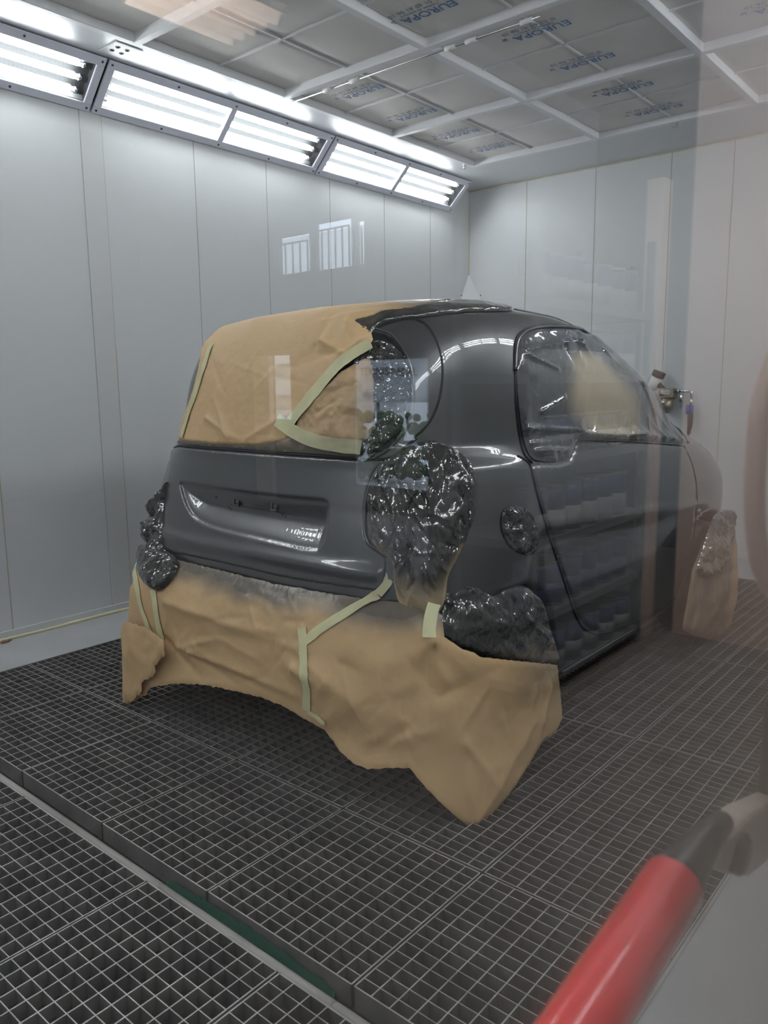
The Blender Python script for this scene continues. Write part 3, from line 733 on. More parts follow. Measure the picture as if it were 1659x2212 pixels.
# roof rail, sill, fuel flap, side repeater
groove('roof_rail', [(1110, 668), (1170, 680), (1240, 696), (1300, 722), (1360, 785), (1420, 865), (1470, 938)], BODY, .004, M['paint2'], car, .0)
rep = patch('side_repeater', [(1505, 1100), (1513, 1098), (1514, 1112), (1506, 1114)], BODY, .006, .004, M['chrome'], car, roll=.004)
patch('fuel_flap', [(1088, 1098), (1133, 1094), (1153, 1120), (1161, 1160), (1156, 1194), (1138, 1203), (1108, 1192), (1086, 1165), (1078, 1128)], BODY, .003, .006, M['black'], car, roll=.006)
q = MB()
sill = P3(BODY, [(1225, 1455), (1320, 1400), (1420, 1350), (1500, 1310)], 0)
groove('sill_edge', [(1215, 1452), (1300, 1408), (1380, 1368), (1460, 1330)], BODY, .006, M['paint2'], car, .004)
for wx, wz in wheels:
    for s in (-1, 1):
        y = YC+s*.735
        w = empty('wheel', (0, 0, 0)); w.parent = car; w.location = Vector((wx, y, wz))-Vector(car.location)
        q = MB(); W_ = .085
        q.lathe((wx, y-W_, wz), (0, 1, 0), [(.20, 0), (.26, .0), (.285, .02), (.29, .05), (.29, .12), (.285, .15), (.26, .17), (.20, .17)], 40)
        t_ = q.build('tyre', M['rubber'], w, True); 
        q = MB(); q.lathe((wx, y-W_*.6, wz), (0, 1, 0), [(.03, -.0), (.195, .0), (.2, .02), (.2, .09), (.195, .1), (.03, .1)], 30); q.build('rim', M['chrome'], w, True)
# underside
box('underbody', (2.0, YC-.55, .12), (4.1, YC+.55, .2), M['rubber'], car)

# ------------------------------------------------------------------ masking
# 1. kraft skirt round the rear bumper
hem = [(262, 1524), (290, 1517), (318, 1500), (326, 1484), (380, 1477), (440, 1480), (500, 1492), (560, 1506), (610, 1524), (655, 1552), (700, 1576), (735, 1622), (765, 1645), (800, 1658), (845, 1656), (885, 1656), (915, 1688), (960, 1735), (1000, 1772), (1014, 1778), (1060, 1742), (1110, 1690), (1150, 1635), (1172, 1598), (1200, 1582), (1214, 1552), (1210, 1500), (1204, 1450)]
top = [(1203, 1436), (1120, 1428), (1045, 1420), (1000, 1402), (960, 1376), (955, 1330), (940, 1315), (905, 1318), (860, 1300), (800, 1296), (700, 1280), (600, 1262), (500, 1238), (420, 1218), (372, 1206), (330, 1225), (300, 1232), (286, 1262), (272, 1300), (262, 1350), (260, 1430)]
sk_f = folds(SKIRT, [((935, 1385), (700, 1560), .022, .022), ((935, 1385), (640, 1420), -.014, .02), ((935, 1385), (800, 1300), .016, .012), ((935, 1385), (1012, 1760), .020, .018),
    ((935, 1385), (1110, 1640), -.010, .03), ((935, 1385), (850, 1650), -.018, .035), ((940, 1385), (1200, 1440), .014, .016), ((360, 1300), (640, 1400), .010, .015), ((385, 1400), (640, 1500), .016, .02),
    ((385, 1400), (500, 1470), -.012, .016), ((385, 1400), (470, 1380), .008, .01), ((640, 1440), (880, 1560), .014, .02), ((760, 1530), (900, 1470), .012, .012), ((760, 1530), (840, 1500), -.010, .012),
    ((960, 1500), (1090, 1430), -.010, .015), ((1012, 1760), (1150, 1560), .014, .02), ((280, 1330), (300, 1500), .010, .02), ((350, 1380), (440, 1475), -.014, .02), ((1000, 1600), (1080, 1720), .010, .012), ((1180, 1480), (1160, 1600), .012, .012)])
sk_a = randfolds(SKIRT, (290, 1290, 1190, 1700), 70, 5, w=(.005, .014))
sk_b = randfolds(SKIRT, (320, 1320, 1180, 1650), 16, 31, amp=(.010, .020), w=(.03, .06), ln=(180, 420), ang=(.5, .5))
sk_c = randfolds(SKIRT, (380, 1225, 900, 1330), 30, 33, amp=(.003, .007), w=(.004, .009), ln=(40, 120), ang=(.3, .5))
sk_r = lambda P: sk_a(P)+sk_b(P)+sk_c(P)
def sk_disp(P, d, ph, z):
    o = .008*fbm_abs(P, 3.2, 4.1, 1)-.003+.0025*fbm_abs(P, 16, 8.2, 2)+sk_r(P)
    flare = .05*sst((.22-z)/.22)*np.exp(-((ph-math.radians(42))/math.radians(16))**2)+.035*sst((.35-z)/.35)*np.exp(-((ph+math.radians(45))/math.radians(12))**2)
    sag = -.035*sst((.34-z)/.2)*np.exp(-((ph-math.radians(-4))/math.radians(24))**2)
    return (o+1.5*sk_f(P)+sag)*np.clip(.15+d/.06, 0, 1)+flare
def sk_spray(P, d):
    z = P[:, 2]; n_ = np.array([noise.noise(Vector((p[0]*7, p[1]*7, p[2]*4))) for p in P])
    side = np.exp(-((P[:, 1]-1.17)/.10)**2)*sst((P[:, 0]-1.80)/.5)*sst((z-.12)/.28)*.6
    return np.clip(sst((z-.515+.03*n_)/.10)*.95+side, 0, 1)
skirt = patch('masking_paper', hem+top, SKIRT, .004, .0046, M['kraft'], None, curved=False, jag=.0015, roll=.004, edge=0, disp=sk_disp, spray=sk_spray)
tag(skirt, 'large brown masking paper skirt hanging around the rear bumper down to the grating', 'paper', 'brown masking papers on the car')
ribbon('tape', [(289, 1205), (296, 1250), (304, 1300), (318, 1350), (334, 1395)], SKIRT, .0075, .034, M['tape'], skirt, .15, 1, df=sk_disp)
ribbon('tape', [(333, 1272), (338, 1320), (343, 1370), (347, 1412)], SKIRT, .0075, .036, M['tape'], skirt, .1, 2, df=sk_disp)
ribbon('tape', [(653, 1355), (658, 1395), (668, 1440), (672, 1480), (664, 1535)], SKIRT, .0075, .034, M['tape'], skirt, .05, 3, df=sk_disp)
ribbon('tape', [(655, 1390), (690, 1362), (735, 1335), (785, 1305), (820, 1285)], SKIRT, .0075, .030, M['tape'], skirt, lambda p: max(0, (p[2]-.50)*4.5), 4, df=sk_disp)
ribbon('tape', [(666, 1536), (685, 1545), (708, 1560)], SKIRT, .0075, .018, M['tape'], skirt, .1, 5, df=sk_disp)
ribbon('tape', [(925, 1378), (928, 1345), (938, 1305)], SKIRT, .0075, .038, M['tape'], skirt, .25, 6, df=sk_disp)
ribbon('tape', [(820, 1285), (838, 1262), (846, 1225)], SKIRT, .0075, .03, M['tape'], skirt, .6, 16, df=sk_disp)
# torn flap of paper on the left
flap = patch('masking_paper', [(262, 1524), (300, 1512), (322, 1490), (322, 1470), (352, 1452), (350, 1435), (372, 1410), (368, 1380), (330, 1352), (290, 1340), (266, 1360), (261, 1440)], SKIRT, .034, .006, M['kraft'], None, curved=False, jag=.0035,
             roll=.004, edge=.03, disp=crumple(.016, 7, 2.2, 2), spray=lambda P, d: np.zeros(len(P)))
tag(flap, 'torn loose flap of brown paper at the lower left corner of the bumper skirt', 'paper', 'brown masking papers on the car')
# 2. film over the right rear lamp, running down to the arch
lampR = [(930, 952), (968, 964), (1003, 988), (1023, 1020), (1030, 1060), (1024, 1110), (1008, 1160), (988, 1205), (968, 1245), (962, 1290), (950, 1340), (925, 1345), (890, 1330), (862, 1300), (852, 1260), (848, 1215), (822, 1192), (803, 1165), (795, 1120), (797, 1070), (810, 1025), (838, 992), (880, 966)]
lf = folds(BODY, [((905, 1010), (880, 1180), .014, .008), ((820, 1040), (900, 1190), .016, .007), ((850, 1010), (925, 1200), -.014, .009), ((1010, 1050), (940, 1250), .012, .008), ((980, 1010), (900, 1080), .012, .008),
    ((870, 1060), (935, 1260), .018, .007), ((990, 1120), (935, 1290), -.012, .008), ((810, 1100), (870, 1230), .012, .008), ((930, 960), (935, 1180), -.010, .008), ((830, 1020), (830, 1150), .008, .007)])
lr_ = randfolds(BODY, (800, 960, 1030, 1340), 110, 21, amp=(.004, .013), w=(.0025, .006), ln=(30, 160), ang=(1.3, .5))
lamp = patch('masking_film', lampR, BODY, .016, .0027, M['film'], None, smooth=False, curved=True, roll=.03, edge=.005,
             disp=lambda P, d, ph, z: lf(P)*np.clip(d/.03, 0, 1)+(1.3*lr_(P)+.012*(fbm_abs(P, 9, 1.7, 2)-.2))*np.clip(d/.03, .15, 1),
             spray=lambda P, d: np.clip(.93-.55*np.exp(-((P[:, 2]-.62)/.07)**2)-.5*np.exp(-(d/.012)**2)*(P[:, 2] < .8), 0, 1))
tag(lamp, 'crumpled glossy dark film over the right rear lamp beside the tailgate', 'film', 'masking films on the car')
# 3. film on the left rear lamp
lampL = [(366, 1040), (350, 1072), (330, 1105), (312, 1135), (303, 1160), (303, 1200), (308, 1240), (325, 1268), (345, 1278), (370, 1262), (386, 1238), (388, 1212), (372, 1197), (357, 1188), (352, 1150), (357, 1080)]
fl = patch('masking_film', lampL, BODY, .022, .0032, M['film'], None, smooth=False, curved=True, roll=.03, edge=.003,
           disp=lambda P, d, ph, z: .055*(fbm_abs(P, 9, 5.7, 3)-.15)*np.clip(d/.03, 0, 1), spray=lambda P, d: np.clip(.97-.7*sst((.60-P[:, 2])/.1), 0, 1))
tag(fl, 'crumpled dark film bulging from the left rear lamp above the two tape strips', 'film', 'masking films on the car')
patch('film_fold', [(306, 1190), (330, 1178), (358, 1190), (376, 1200), (390, 1216), (386, 1240), (368, 1264), (346, 1278), (324, 1266), (308, 1240)], SKIRT, .030, .0034, M['film'], fl, smooth=False, roll=.02, edge=.012,
      disp=lambda P, d, ph, z: .034*(fbm_abs(P, 10, 5.2, 3)-.15)*np.clip(d/.03, 0, 1), spray=lambda P, d: .97+0*d)
# 4. film over the rear wheel arch
arch = [(962, 1238), (985, 1240), (1015, 1248), (1042, 1264), (1066, 1284), (1092, 1271), (1120, 1265), (1150, 1270), (1178, 1296), (1196, 1335), (1206, 1385), (1208, 1438), (1150, 1434), (1090, 1428), (1040, 1418), (1000, 1400), (965, 1378), (945, 1350), (950, 1300)]
af = folds(SKIRT, [((1000, 1398), (1205, 1438), .022, .012), ((1045, 1310), (1150, 1345), .020, .010), ((960, 1300), (1050, 1330), .012, .008), ((980, 1250), (1050, 1300), .010, .007), ((1130, 1320), (1200, 1400), .014, .01)])
ar_ = patch('masking_film', arch, SKIRT, .004, .0036, M['film'], None, smooth=False, curved=True, roll=.03, edge=-.01,
            disp=lambda P, d, ph, z: -.02*np.exp(-((z-.5)/.1)**2)+af(P)*np.clip(d/.02, 0, 1)+.022*(fbm_abs(P, 10, 3.3, 3)-.2)*np.clip(d/.03, .1, 1)*sst((z-.36)/.1), spray=lambda P, d: np.clip(1.0-.35*np.exp(-((P[:, 2]-.40)/.05)**2), 0, 1))
tag(ar_, 'dark shiny film stretched over the right rear wheel arch above the paper corner', 'film', 'masking films on the car')
# 5. rear window: large paper over glass and roof edge
wp = [(431, 746), (440, 728), (480, 712), (540, 696), (620, 682), (700, 671), (780, 664), (850, 658), (920, 655), (985, 654), (940, 664), (880, 674), (820, 686), (775, 698), (800, 712), (808, 735), (800, 752), (770, 770), (720, 815), (680, 862), (640, 915), (622, 952), (560, 962), (470, 960), (392, 952), (393, 930), (407, 890), (421, 850), (434, 800), (440, 765)]
wf = folds(BODY, [((500, 945), (470, 860), .012, .014), ((540, 950), (640, 890), .010, .012), ((455, 905), (520, 950), .012, .010), ((700, 740), (800, 800), .018, .018), ((690, 750), (720, 690), -.012, .015), ((760, 700), (740, 820), .016, .014),
    ((660, 780), (760, 760), -.012, .015), ((560, 700), (520, 860), .007, .04), ((800, 735), (740, 770), .014, .01), ((830, 680), (700, 700), .010, .012), ((440, 735), (490, 790), .010, .012)])
def hs(P, lo, hi): return sst((P-lo)/(hi-lo))
pap_disp = lambda P, d, ph, z: np.maximum(-.005, 1.1*wf(P)+wr_(P)+.003*(fbm_abs(P, 5, 6.2, 1)-.2)+.002*fbm_abs(P, 18, 1.2, 2))*np.clip(d/.03, .1, 1)
wr_ = randfolds(BODY, (440, 690, 800, 950), 34, 8, amp=(.002, .006), w=(.006, .014), ln=(30, 110))
pap = patch('masking_paper', wp, BODY, .014, .0042, M['kraft'], None, curved=False, jag=.001, roll=.006, edge=.006,
            disp=pap_disp,
            spray=lambda P, d: np.clip(.05+.95*sst((1.075-P[:, 2])/.05)+.55*sst((1.80-P[:, 1])/.3)*sst((P[:, 2]-1.42)/.06)+.4*sst((2.42-P[:, 1]-.5)/.3)*sst((P[:, 2]-1.5)/.04), 0, 1))
tag(pap, 'brown masking paper covering the rear window and wrapped over the roof edge', 'paper', 'brown masking papers on the car')
tr_ = randfolds(BODY, (650, 780, 815, 955), 22, 12, amp=(.003, .008), w=(.004, .01), ln=(30, 120), ang=(-.6, .5))
tri = patch('masking_paper', [(800, 770), (812, 800), (815, 850), (812, 890), (805, 935), (790, 955), (740, 962), (690, 955), (640, 935), (650, 905), (690, 855), (740, 805)], BODY, .013, .0036, M['kraft'], None, curved=False, roll=.004, edge=.008,
            disp=lambda P, d, ph, z: (tr_(P)+.012*(fbm_abs(P, 12, 7.7, 3)-.2))*np.clip(d/.02, 0, 1), spray=lambda P, d: np.clip(.30+.5*sst((1.70-P[:, 1])/.14)+.3*sst((1.12-P[:, 2])/.06), 0, 1))
tag(tri, 'small crumpled brown paper piece right of the diagonal tape on the rear window', 'paper', 'brown masking papers on the car')
cres = [(808, 738), (845, 742), (868, 765), (882, 800), (887, 850), (880, 895), (862, 932), (830, 965), (795, 985), (740, 982), (700, 972), (740, 962), (790, 950), (806, 915), (806, 850), (800, 800), (765, 790), (785, 758)]
cf = patch('masking_film', cres, BODY, .010, .0028, M['film'], None, smooth=False, curved=True, roll=.012, edge=.004, disp=crumple(.032, 12, 2.9, 3, .015), spray=lambda P, d: np.clip(.95+0*d, 0, 1))
tag(cf, 'crinkled shiny film strip along the right edge of the rear window', 'film', 'masking films on the car')
low = patch('masking_film', [(392, 948), (470, 957), (560, 960), (640, 940), (700, 955), (760, 962), (830, 962), (800, 990), (720, 984), (600, 974), (470, 964), (380, 958)], BODY, .009, .005, M['kraft'], None, curved=False, roll=.004, edge=.005, disp=crumple(.008, 10, 1.9, 2), spray=lambda P, d: .9+0*d)
tag(low, 'dark sprayed film strip along the bottom of the rear window', 'film', 'masking films on the car')
ribbon('tape', [(808, 748), (775, 768), (742, 792), (708, 828), (675, 868), (645, 905), (628, 938)], BODY, .024, .042, M['tape'], pap, lambda p: .25+.5*max(0, (p[2]-1.3)*4), 7)
ribbon('tape', [(612, 910), (640, 930), (680, 950), (730, 962), (790, 970)], BODY, .030, .045, M['tape'], pap, lambda p: .15+max(0, (2.02-p[1])*1.6), 8)
ribbon('tape', [(464, 752), (448, 800), (432, 850), (415, 900), (402, 945)], BODY, .018, .030, M['tape'], pap, .35, 9, df=pap_disp)
# 6. film along the roof
rf = [(985, 654), (1040, 656), (1080, 661), (1108, 671), (1060, 674), (1000, 676), (940, 683), (895, 688), (850, 694), (812, 709), (800, 728), (770, 716), (760, 700), (800, 684), (850, 672), (920, 661)]
rof = patch('masking_film', rf, BODY, .013, .0045, M['film'], None, curved=True, roll=.008, edge=.002, disp=crumple(.009, 8, 9.1, 3), spray=lambda P, d: np.clip(.95+0*d, 0, 1))
tag(rof, 'wrinkled dark film along the roof edge from the hatch corner towards the windscreen', 'film', 'masking films on the car')
# 7. side window film
swf = folds(BODY, [((1130, 760), (1230, 740), .010, .006), ((1130, 770), (1200, 800), .010, .006), ((1215, 745), (1260, 930), -.010, .006), ((1250, 938), (1380, 944), .017, .018), ((1360, 942), (1470, 957), .015, .016), ((1270, 935), (1285, 900), .006, .006), ((1330, 940), (1345, 905), .006, .006), ((1400, 945), (1395, 905), .006, .006), ((1130, 925), (1245, 930), .014, .008), ((1150, 980), (1230, 975), .012, .008), ((1250, 740), (1245, 920), .008, .006),
    ((1240, 740), (1380, 930), .006, .006), ((1245, 745), (1420, 935), .006, .006), ((1300, 760), (1440, 930), .006, .006), ((1160, 890), (1215, 860), .010, .007), ((1400, 840), (1470, 955), .012, .008), ((1380, 830), (1430, 950), .010, .007), ((1140, 960), (1230, 950), .008, .006), ((1250, 740), (1320, 930), .005, .006)])
gc = P3(BODY, [(1290, 860), (1330, 895), (1280, 810)])
def sw_spray(P, d):
    s = np.ones(len(P))
    for g_, r_ in zip(gc, (.15, .15, .09)): s = s*(1-.92*np.exp(-(np.linalg.norm((P-g_)*[.62, 1, 1.0], axis=1)/r_)**4))
    return np.clip(s, 0, 1)
sf = patch('masking_film', [(x_, y_) for x_, y_ in SW], BODY, .010, .0042, M['filmw'], None, curved=True, roll=.03, edge=.004,
           disp=lambda P, d, ph, z: 1.7*swf(P)*np.clip(d/.02, .2, 1)+.016*(fbm_abs(P, 8, 4.4, 2)-.2)*np.clip(1.1-d/.07, .06, 1)*np.clip(d/.012, 0, 1), spray=sw_spray)
tag(sf, 'clear masking film over the side window with brown paper showing through its middle', 'film', 'masking films on the car')
# 8. fuel flap film
ff_ = patch('masking_film', [(1090, 1098), (1131, 1096), (1150, 1122), (1158, 1160), (1153, 1190), (1137, 1199), (1110, 1188), (1089, 1163), (1081, 1128)], BODY, .006, .0024, M['film'], None, smooth=False, curved=True, roll=.02, edge=.004,
            disp=crumple(.022, 16, 2.5, 3, .01), spray=lambda P, d: .97+0*d)
tag(ff_, 'small crinkled dark film over the oval fuel flap behind the door', 'film', 'masking films on the car')
# 9. front wheel
fw_ = [(1550, 1112), (1577, 1101), (1588, 1130), (1594, 1180), (1596, 1240), (1594, 1290), (1584, 1330), (1576, 1358), (1555, 1378), (1540, 1385), (1500, 1372), (1478, 1360), (1490, 1290), (1500, 1230), (1518, 1180)]
fwf = folds(FRONT, [((1545, 1150), (1560, 1260), .02, .012), ((1530, 1240), (1580, 1190), .018, .012), ((1540, 1320), (1585, 1340), .016, .012), ((1545, 1390), (1540, 1300), .02, .014), ((1525, 1180), (1530, 1380), -.016, .015), ((1570, 1120), (1540, 1200), .014, .01)])
fp = patch('masking_paper', fw_, FRONT, .0, .0055, M['kraft'], None, curved=False, roll=.01, edge=-.01,
           disp=lambda P, d, ph, z: fwf(P)+.020*(fbm_abs(P, 6, 3.9, 2)-.2)*np.clip(d/.03, .2, 1), spray=lambda P, d: np.clip(.15+.9*sst((P[:, 2]-.42)/.14)+.5*sst((4.15-P[:, 0])/.12), 0, 1))
tag(fp, 'brown masking paper bag hanging over the front wheel', 'paper', 'brown masking papers on the car')
fm_ = patch('masking_film', [(1544, 1112), (1578, 1100), (1586, 1118), (1582, 1150), (1560, 1215), (1545, 1240), (1520, 1250), (1505, 1230), (1522, 1170)], FRONT, .014, .0036, M['film'], None, smooth=False, curved=True, roll=.02, edge=-.0,
            disp=crumple(.04, 9, 6.4, 3), spray=lambda P, d: np.clip(.6+.4*sst((P[:, 2]-.50)/.15), 0, 1))
tag(fm_, 'crinkled film at the front wing above the wheel paper', 'film', 'masking films on the car')

# ------------------------------------------------------------------ things on the back wall
X5 = XB
def bw(u, v, d=0.0): p = onpl(u, v, 0, XB-d); return p
rg = empty('air_regulator', tuple(bw(1440, 855)), 'metal air filter regulator with hose couplings fixed on the back wall beyond the windscreen', 'regulator')
c = bw(1441, 860, .06)
q = MB(); q.box((XB-.10, c[1]-.055, c[2]-.0), (XB-.001, c[1]+.055, c[2]+.075)); bevel(q.build('regulator_head', M['brass'], rg), .008)
q = MB(); q.lathe((XB-.055, c[1], c[2]+.0), (0, 0, -1), [(.045, 0), (.045, .07), (.038, .09), (.015, .098), (.015, .11)], 20); q.build('bowl', M['brass'], rg, True)
q = MB(); q.lathe((XB-.10, c[1]+.02, c[2]-.035), (-1, 0, 0), [(.02, 0), (.02, .012), (.016, .014)], 18); q.build('gauge', M['chrome'], rg, True)
q = MB(); q.box((XB-.103, c[1]-.03, c[2]+.03), (XB-.10, c[1]+.03, c[2]+.058)); lb = q.build('name_label', M['white'], rg)
text_obj('label_text', 'ATOM', .018, M['ink'], lb, (XB-.1035, c[1], c[2]+.037), Matrix(((0, 0, -1), (-1, 0, 0), (0, 1, 0))))
y0 = c[1]-.055
q = MB(); q.tube([(XB-.05, y0, c[2]+.05), (XB-.05, y0-.11, c[2]+.05), (XB-.05, y0-.118, c[2]+.043), (XB-.05, y0-.12, c[2]+.0)], .011, 12)
for yy_ in (y0-.015, y0-.045, y0-.085): q.tube([(XB-.05, yy_, c[2]+.05), (XB-.05, yy_-.012, c[2]+.05)], .016, 6)
q.build('elbow_pipe', M['chrome'], rg, True)
q = MB(); q.tube([(XB-.05, y0-.045, c[2]+.04), (XB-.05, y0-.045, c[2]-.03), (XB-.05, y0-.045, c[2]-.032), (XB-.05, y0-.045, c[2]-.075)], [.012, .012, .008, .008], 12); q.build('quick_coupling', M['chrome'], rg, True)
q = MB(); q.tube([(XB-.05, y0-.12, c[2]+.0), (XB-.05, y0-.12, c[2]-.055)], [.012, .013], 12); q.build('coupling', M['chrome'], rg, True)
q = MB(); q.box((XB-.065, y0-.112, c[2]-.115), (XB-.035, y0-.088, c[2]-.05)); q.tube([(XB-.05, y0-.125, c[2]-.055), (XB-.05, y0-.125, c[2]-.115)], .013, 10); q.build('blue_valve', M['bluep'], rg, True)['label'] = 'blue plastic coupling'
hs_ = empty('hose', (XB-.05, y0-.12, c[2]-.2), 'short grey air hose hanging from the blue coupling on the back wall', 'hose')
q = MB(); q.tube([(XB-.05, y0-.118, c[2]-.117), (XB-.05, y0-.118, c[2]-.20), (XB-.052, y0-.112, c[2]-.26)], [.022, .018, .012], 12); q.build('hose_sleeve', M['rubber'], hs_, True)
q = MB(); q.tube([(XB-.052, y0-.112, c[2]-.255), (XB-.055, y0-.105, c[2]-.5), (XB-.06, y0-.07, c[2]-.8), (XB-.07, y0-.0, c[2]-1.03)], .009, 10); q.build('hose_line', M['bluep'], hs_, True)
# spray gun hung above the regulator, cup up
gn = empty('spray_gun', tuple(bw(1425, 835)), 'spray gun with white cup and black lid hanging above the regulator', 'spray gun')
a = bw(1409, 838, .08); b = bw(1427, 800, .08); ax_ = (b-a)/np.linalg.norm(b-a)
q = MB(); q.lathe(a, ax_, [(.016, -.03), (.030, -.005), (.038, .0), (.042, .09)], 22); q.build('cup', M['white'], gn, True)
q = MB(); q.lathe(a, ax_, [(.046, .088), (.047, .10), (.047, .125), (.043, .13)], 22); q.build('cup_lid', M['blackp'], gn, True)
h0 = bw(1424, 832, .08); h1 = bw(1436, 845, .07)
q = MB(); q.tube([bw(1418, 832, .08), h0, bw(1430, 838, .08), h1], [.018, .022, .019, .021], 12); q.build('grip', M['blackp'], gn, True)
q = MB(); q.tube([a-ax_*.02, bw(1400, 846, .08), bw(1408, 853, .08)], [.014, .018, .012], 12); q.build('gun_body', M['chrome'], gn, True)
q = MB(); q.tube([bw(1436, 846, .07), bw(1442, 852, .06)], .010, 8); q.tube([bw(1447, 838, .06), bw(1440, 846, .06)], .004, 6); q.build('trigger', M['taupe'], gn, True)
q = MB(); q.box(tuple(bw(1433, 856, .10)+[0, 0, 0]), tuple(bw(1433, 856, .10)+[.099, .03, .02])); q.build('wall_hook', M['chrome'], gn)
rr = bw(1360, 577); q = MB(); q.lathe((XB, rr[1], rr[2]), (-1, 0, 0), [(.016, 0), (.016, .004), (.009, .006), (.006, .003)], 16); tag(q.build('wall_grommet', M['white']), 'tiny round white grommet high on the back wall right of the corner', 'grommet')
# crumb of sealant on the left border
lp = onpl(12, 1386, 2, .006); q = MB()
for k in range(5): q.tube([lp+np.array([k*.009-.02, .004*math.sin(k*2), 0]), lp+np.array([k*.009-.008, .006*math.cos(k), .006])], [.007, .004], 6)
M['scrap'] = mat('reddish_scrap', (.34, .17, .11), .8); tag(q.build('scrap', M['scrap'], smooth=True), 'small reddish scrap on the grey floor strip by the left wall', 'scrap')

# ------------------------------------------------------------------ panic bar on the door, just behind the glass
YB = .17
pb = empty('panic_bar', (.45, YB, .905), 'red tubular push bar with black end and taupe lever close behind the door glass', 'push bar')
def rr_(u, v): return onpl(u, v, 1, YB)
p0 = rr_(1262, 2212); p1 = rr_(1455, 1908); dd_ = (p1-p0)/np.linalg.norm(p1-p0); 
p00 = p0-dd_*.75
q = MB(); q.tube([p00, p1-dd_*.002, p1], [.0215, .0215, .0195], 32); q.build('bar_tube', M['red'], pb, True)
p2 = rr_(1478, 1875); p3 = rr_(1520, 1815); p4 = rr_(1560, 1775)
q = MB(); q.tube([p1-dd_*.01, p1+dd_*.004, p2, p3, p4], [.0205, .0203, .0170, .0125, .009], 24); q.build('end_sleeve', M['blackp'], pb, True)
# lever arm: a rounded flat arm from the sleeve back up to the lock case on the wall
a = rr_(1560, 1800); b = rr_(1665, 1800)
q = MB()
prof = [rr_(1535, 1800), rr_(1600, 1745), rr_(1700, 1700), rr_(1700, 1810), rr_(1650, 1840), rr_(1590, 1885), rr_(1550, 1880)]
n = len(prof); V = [p+np.array([0, -.012, 0]) for p in prof]+[p+np.array([0, .014, 0]) for p in prof]
q.add(V, [tuple(range(n))[::-1], tuple(range(n, 2*n))]+[(i, (i+1) % n, n+(i+1) % n, n+i) for i in range(n)])
bevel(q.build('lever_arm', M['taupe'], pb), .006, 3)
c_ = rr_(1563, 1832); q = MB(); q.lathe(c_+np.array([0, -.012, 0]), (0, -1, 0), [(.017, -.01), (.017, .004), (.013, .007)], 24)
o = q.build('pivot_cap', M['blackp'], pb, True)
e0 = rr_(1665, 1640)
q = MB(); q.box((e0[0]-.0, YR, e0[2]-.055), (e0[0]+.16, YB+.012, e0[2]+.06)); bevel(q.build('lock_case', M['blackp'], pb), .012, 3)
# loop handle on the door at the right border
lh = empty('loop_handle', (.70, .13, 1.16), 'blurred brown rounded loop handle at the right edge of the picture', 'handle')
YH = .15
def hh(u, v): return onpl(u, v, 1, YH)
lp_ = np.array([hh(*p) for p in ((1700, 740), (1668, 790), (1645, 870), (1634, 980), (1630, 1080), (1636, 1180), (1652, 1245), (1684, 1290), (1730, 1310))])
xr_ = lp_[0, 0]+.10
up = [np.array([xr_-(p[0]-lp_[0, 0])-.0, YH, p[2]]) for p in lp_[::-1]]
ring = catmull(np.array(list(lp_)+[np.array([xr_+.02, YH, lp_[-1, 2]]), np.array([xr_+.05, YH, 1.2]), np.array([xr_+.02, YH, lp_[0, 2]+.01])]), True, .01)
q = MB(); q.tube(list(ring), .0070, 16, closed=True); q.build('loop', M['taupe'], lh, True)
q = MB(); q.tube([(xr_+.04, YH, 1.2), (xr_+.04, YR, 1.2)], .012, 12); q.build('mount', M['taupe'], lh, True)

# ------------------------------------------------------------------ the workshop in front of the door (seen mirrored in the glass)
MIR = .114
def mv(p): return np.array([p[0], MIR-p[1], p[2]])
q = MB(); q.box((-3, -9, -.12), (6.15, .03, -.01)); struct(q.build('floor_workshop', M['wfloor']))['label'] = 'workshop floor outside the booth'
q = MB(); q.box((-3, -9, 4.3), (6.15, .03, 4.4)); struct(q.build('ceiling_workshop', M['dimroof']))
struct(box('wall_workshop_rear', (-3.1, -9, -.1), (-3, .03, 4.4), M['dim']))
struct(box('wall_workshop_far', (-3, -9.1, -.1), (6.15, -9, 4.4), M['dim']))
# far wall X=6 with openings (real y = MIR - virtual y)
ops = [(MIR-6.476, MIR-6.032, 2.45, 2.83), (MIR-5.915, MIR-5.444, 2.44, 2.90), (MIR-5.355, MIR-5.277, 2.45, 2.85), (MIR-6.66, MIR-6.38, .90, 1.60), (MIR-5.434, MIR-4.45, .25, 1.51)]
ys = sorted(set([-9, .0]+[o[0] for o in ops]+[o[1] for o in ops])); zs = sorted(set([-.01, 4.3]+[o[2] for o in ops]+[o[3] for o in ops]))
q = MB()
for i in range(len(ys)-1):
    for j in range(len(zs)-1):
        yc_, zc_ = (ys[i]+ys[i+1])/2, (zs[j]+zs[j+1])/2
        if any(o[0] < yc_ < o[1] and o[2] < zc_ < o[3] for o in ops): continue
        if yc_ > -1.9: continue
        q.box((6, ys[i], zs[j]), (6.03, ys[i+1], zs[j+1]))
struct(q.build('wall_workshop_side', M['dim']))
for i, o_ in enumerate(ops[:3]):
    g = empty('window_grille', (5.97, (o_[0]+o_[1])/2, o_[2]), ['frosted barred window high on the workshop wall, seen mirrored', 'barred window with blue sky, seen mirrored above the car roof', 'narrow slit window right of the barred window, seen mirrored'][i], 'window')
    q = MB(); nb = max(1, int((o_[1]-o_[0])/.09))
    for k in range(nb+1):
        y = o_[0]+(o_[1]-o_[0])*k/nb; q.box((5.96, y-.006, o_[2]), (5.975, y+.006, o_[3]-.07))
    q.box((5.96, o_[0], o_[3]-.085), (5.975, o_[1], o_[3]-.07)); q.build('bars', M['dim'], g)
